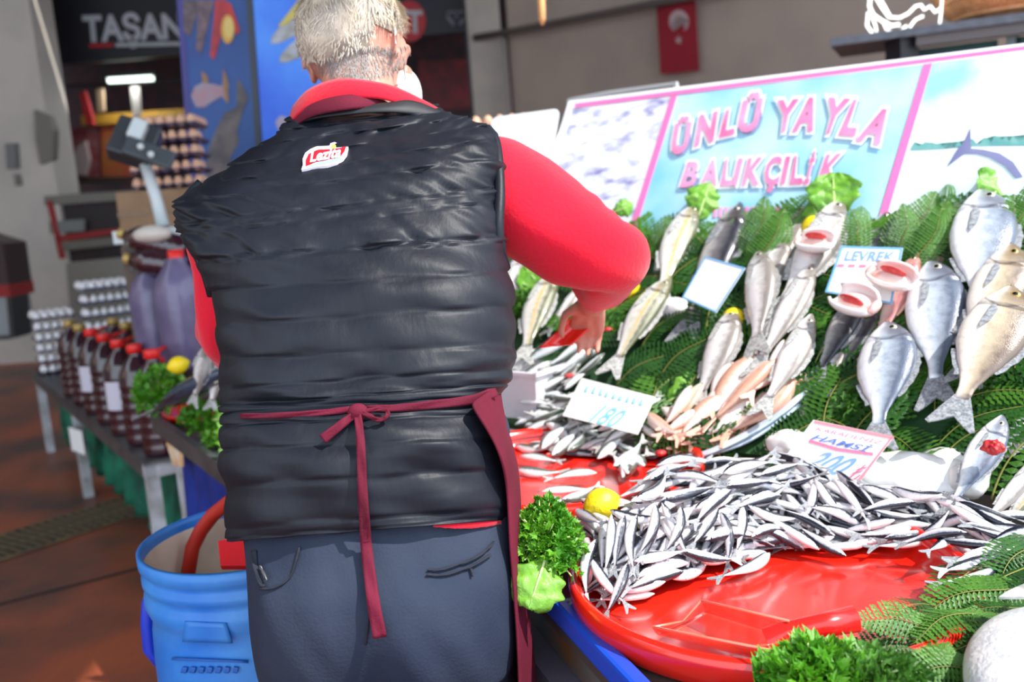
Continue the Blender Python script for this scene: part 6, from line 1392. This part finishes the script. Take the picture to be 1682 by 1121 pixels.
# ---- big pale fish in the lower right corner
a = Zp(1700, 960, .83); b = Zp(1640, 1250, .80); t = thing('large_pale_fish', 'large pale scaly fish cut off by the lower right corner', 'fish', (a+b)/2)
c = Zp(1768, 1135, .80); 
t2 = MB().sphere(c, 1, 48, 30, basis(Zp(1700, 980, .8)-Zp(1720, 1250, .8), Vector((0, -.2, 1)), .165, .105, .05)); t2.build('body', mat('pale scaly skin', (222, 220, 218), .4, c2=(196, 198, 202), ns=40, bump=.3, bs=160, coat=.3), t)
MB().prism([Zp(1640, 985, .835), Zp(1655, 975, .84), Zp(1700, 955, .84), Zp(1700, 985, .84)], (0, 0, .003)).build('dorsal_fin', MT['fin'], t, False)
MB().prism([Zp(1584, 1092, .81), Zp(1590, 1085, .82), Zp(1600, 1110, .82), Zp(1592, 1130, .81)], (0, 0, .003)).build('pelvic_fin', MT['findk'], t, False)
# ---- lemons
def lemon(label, c, r_, ax=Vector((1, .3, .2))):
    t = thing('lemon', label, 'lemon', c); B3 = basis(ax, Vector((0, 0, 1)), 1, 1, 1); m_ = MB().sphere((0, 0, 0), 1, 28, 18, Matrix.Rotation(math.pi/2, 3, 'Y'))
    for i, v in enumerate(m_.v):
        x = v.x; k = 1.10*x+.16*x**9*1.0; m_.v[i] = c + B3 @ Vector((k*r_, v.y*r_, v.z*r_))
    m_.build('rind', MT['lemon'], t); MB().sphere(c+B3 @ Vector((1.27*r_, 0, 0)), r_*.12, 8, 6).build('stem_scar', mat('stem scar', (150, 110, 40), .7), t)
lemon('lemon sitting at the left end of the anchovy heap', Zp(988, 828, .862), .0245)
lemon('lemon in the middle of the slope below the blank price card', onb(1206, 526, .028), .0265, Vector((.4, .9, .2)))
lemon('lemon in the top row under the largest leaf', onb(1338, 372, .025), .026)
lemon('lemon in the top row beside the largest sea bream', onb(1587, 386, .012), .027, Vector((0, .3, 1)))
lemon('lemon under the man upper arm beside the grey green fish', onb(891, 486, .02), .026)
lemon('lemon half hidden under the man elbow', onb(1032, 476, .03), .025)
lemon('lemon on the left tray above the parsley', D(293, 600, 2.78), .027)
# left tray fish
LS = lambda x, y: D(x, y, 2.42+(384-x)*.003)
place('bonito', (384, 622), (248, 694), 'dark blue backed bonito lying across the left tray', surf=LS, side=1, lift=.0, roll=.2, wide=1.0, n=Vector((0, -.4, 1)).normalized())
LS2 = lambda x, y: D(x, y, 2.45)
place('bass', (338, 566), (312, 668), 'bright white fish belly up between lemon and sleeve on the left tray', surf=LS2, side=1, lift=-.02, roll=.6, wide=2.3, n=Vector((0, -.8, .6)).normalized())
place('bass', (352, 580), (340, 676), 'second white fish beside the man left sleeve on the left tray', surf=LS2, side=1, lift=-.03, roll=.2, wide=2.0, n=Vector((0, -.8, .6)).normalized())
parsley('leafy greens under the fish at the left tray beside the vest', D(345, 690, 2.64), .07, .08, .05, 450, 31, s=(.014, .026), m='parsley')
# ---- price cards
def card(name, label, quad, l0, l1, border=None, th=.002, pl=None):
    """a card whose lower edge stands l0 and upper edge l1 above the bed"""
    up_ = [onb(x, y, l1) for x, y in quad[:2]]; lo_ = [onb(x, y, l0) for x, y in quad[2:]]
    n = ((up_[1]-up_[0]).cross(up_[0]-lo_[1])).normalized(); n = n if n.dot(CO-up_[0]) > 0 else -n; p = (up_[0]+lo_[0])/2; pl = (p, n)
    t = thing(name, label, 'price card', p); flat_on('card', quad, pl, 0, MT['paper'], t, th)
    if border:
        for i in range(4):
            a = Vector(quad[i]); b = Vector(quad[(i+1) % 4]); ce = sum((Vector(q) for q in quad), Vector((0, 0)))/4; w_ = .045
            flat_on('border', [a, b, b.lerp(ce, w_*1.6), a.lerp(ce, w_*1.6)], pl, .0008, border, t, .0006)
    MB().tube([p-n*.004, p-n*.05-Vector((0, 0, .05))], .0025, 6).build('pin', MT['white_metal'], t); return t, pl
bl = mat('card light blue', (120, 180, 226), .5); rdp = mat('card pink red', (240, 150, 160), .5); inkb = mat('ink pale blue', (130, 170, 220), .5); inkg = mat('ink turquoise', (130, 214, 224), .5); inkr = mat('ink pink', (236, 130, 160), .5); inkb2 = mat('ink blue', (110, 132, 200), .5)
card('price_card', 'blank white price card with light blue border tilted over the dark sea bass', [(1158, 421), (1224, 440), (1176, 514), (1120, 489)], .075, .11, bl)
t, pl = card('price_card', 'white price card reading 180 in turquoise ink over the small mackerel', [(955, 621), (1076, 652), (1047, 714), (924, 683)], .07, .09)
text_on('lettering', '180', [(985, 663), (1030, 675), (1012, 706), (966, 693)], pl, .001, inkg, t, off=.0, shear=.5)
for k in range(9):
    x = 962+11*k+rb.uniform(-1, 1); y = 640+2.8*k; a_ = rb.uniform(3, 7); flat_on('handwriting', [(x+3, y-a_), (x+5, y-a_+1), (x+2, y+1), (x+rb.uniform(3, 6), y+3), (x+2, y+4), (x-2, y+4), (x-1, y)], pl, .001, inkg, t, .0004)
t, pl = card('price_card', 'white price card with pink border reading 200 over the anchovies', [(1336, 690), (1468, 717), (1400, 808), (1277, 768)], .05, .085)
for q in ([(1338, 691), (1468, 717), (1466, 722), (1337, 695)], [(1468, 717), (1400, 808), (1396, 805), (1463, 719)], [(1400, 808), (1328, 787), (1330, 782), (1398, 803)]): flat_on('border', q, pl, .001, rdp, t, .0006)
text_on('lettering', 'KARADENİZ', [(1343, 700), (1452, 723), (1448, 731), (1339, 707)], pl, .001, inkr, t, off=.0, shear=.2)
text_on('lettering', 'HAMSİ', [(1338, 710), (1436, 732), (1430, 745), (1330, 722)], pl, .0012, inkb2, t, off=.015, shear=.4)
flat_on('handwriting', [(1330, 722), (1376, 736), (1434, 744), (1434, 749), (1374, 741), (1328, 727)], pl, .001, inkr, t, .0004)
text_on('lettering', '200', [(1342, 739), (1410, 754), (1384, 785), (1310, 768)], pl, .0012, inkb, t, off=.01, shear=.55)
text_on('lettering', '₺', [(1413, 762), (1427, 764), (1404, 794), (1388, 790)], pl, .0012, inkr, t, off=.0, shear=.4)
t, pl = card('price_card', 'lettered white card with pale blue border behind the split fish heads', [(1382, 404), (1483, 407), (1465, 500), (1355, 480)], .05, .08, bl)
text_on('lettering', 'LEVREK', [(1392, 412), (1472, 414), (1466, 430), (1386, 428)], pl, .0012, inkb, t, off=.02)
text_on('lettering', '‒ ‒ ‒ ‒ ‒', [(1376, 434), (1460, 436), (1459, 440), (1375, 438)], pl, .0012, inkr, t, off=.02)
# ---- clear plastic box by the apron
bx_ = [Zp(812, 690, .80), Zp(872, 712, .80), Zp(900, 640, .80), Zp(835, 625, .80)]
c = sum(bx_, Vector())/4; t = thing('clear_box', 'cloudy clear plastic box standing beside the apron', 'box', c)
clr = mat('cloudy clear plastic', (236, 234, 240), .3, alpha=.8)
top_q = [D(x, y, 1.72) for x, y in ((800, 608), (886, 618), (900, 602), (820, 590))]
topc = sum(top_q, Vector())/4; m_ = MB(); H_ = .15
ax_ = (Zp(886, 700, .8)-Zp(800, 690, .8)).normalized(); ay_ = Vector((-ax_.y, ax_.x, 0)); w0, w1, d0, d1 = .075, .088, .05, .06; c0 = Zp(838, 716, .80)+ay_*.055
for sx_, sy_ in ((1, 0), (-1, 0), (0, 1), (0, -1)):
    if sx_: q = [c0+ax_*sx_*w0+ay_*-d0, c0+ax_*sx_*w0+ay_*d0, c0+ax_*sx_*w1+ay_*d1+Vector((0, 0, H_)), c0+ax_*sx_*w1-ay_*d1+Vector((0, 0, H_))]; of = ax_*sx_*-.002
    else: q = [c0+ay_*sy_*d0-ax_*w0, c0+ay_*sy_*d0+ax_*w0, c0+ay_*sy_*d1+ax_*w1+Vector((0, 0, H_)), c0+ay_*sy_*d1-ax_*w1+Vector((0, 0, H_))]; of = ay_*sy_*-.002
    m_.prism(q, of)
m_.prism([c0-ax_*w0-ay_*d0, c0+ax_*w0-ay_*d0, c0+ax_*w0+ay_*d0, c0-ax_*w0+ay_*d0], (0, 0, .002)); m_.build('walls', clr, t, False)
rim = MB()
for sy_ in (-1, 1): rim.box(c0+ay_*sy_*(d1+.004)+Vector((0, 0, H_)), 2*w1+.02, .012, .008, math.atan2(ax_.y, ax_.x))
for sx_ in (-1, 1): rim.box(c0+ax_*sx_*(w1+.004)+Vector((0, 0, H_)), .012, 2*d1+.02, .008, math.atan2(ax_.y, ax_.x))
rim.build('rim', clr, t, False)
# red scoop in the man's hand
hs_ = D(966, 512, 1.70)
t = thing('hand_scoop', 'red plastic scoop held in the man right hand', 'scoop', hs_)
P = []
for i in range(11):
    u = i/10; a = Vector((955+(885-955)*u, 508+(572-508)*u)); b = Vector((984+(940-984)*u, 524+(566-524)*u)); dd_ = 1.72-.02*u; P.append([D(a.x+(b.x-a.x)*j/10, a.y+(b.y-a.y)*j/10, dd_+.012*math.sin(math.pi*j/10)) for j in range(11)])
solid(MB().grid(P).build('blade', MT['red_p'], t), .003)
MB().tube([D(972, 516, 1.72), D(970, 505, 1.71), D(966, 492, 1.70)], .011, 12).build('handle', MT['red_p'], t)
for o in KEEP.values():
    if o.get('label') == 'x':
        for c in list(o.children_recursive): bpy.data.objects.remove(c)
        bpy.data.objects.remove(o)
for o in FR:
    if o.get('label') == 'x':
        for c in list(o.children_recursive): bpy.data.objects.remove(c)
        bpy.data.objects.remove(o)
bpy.context.view_layer.update()
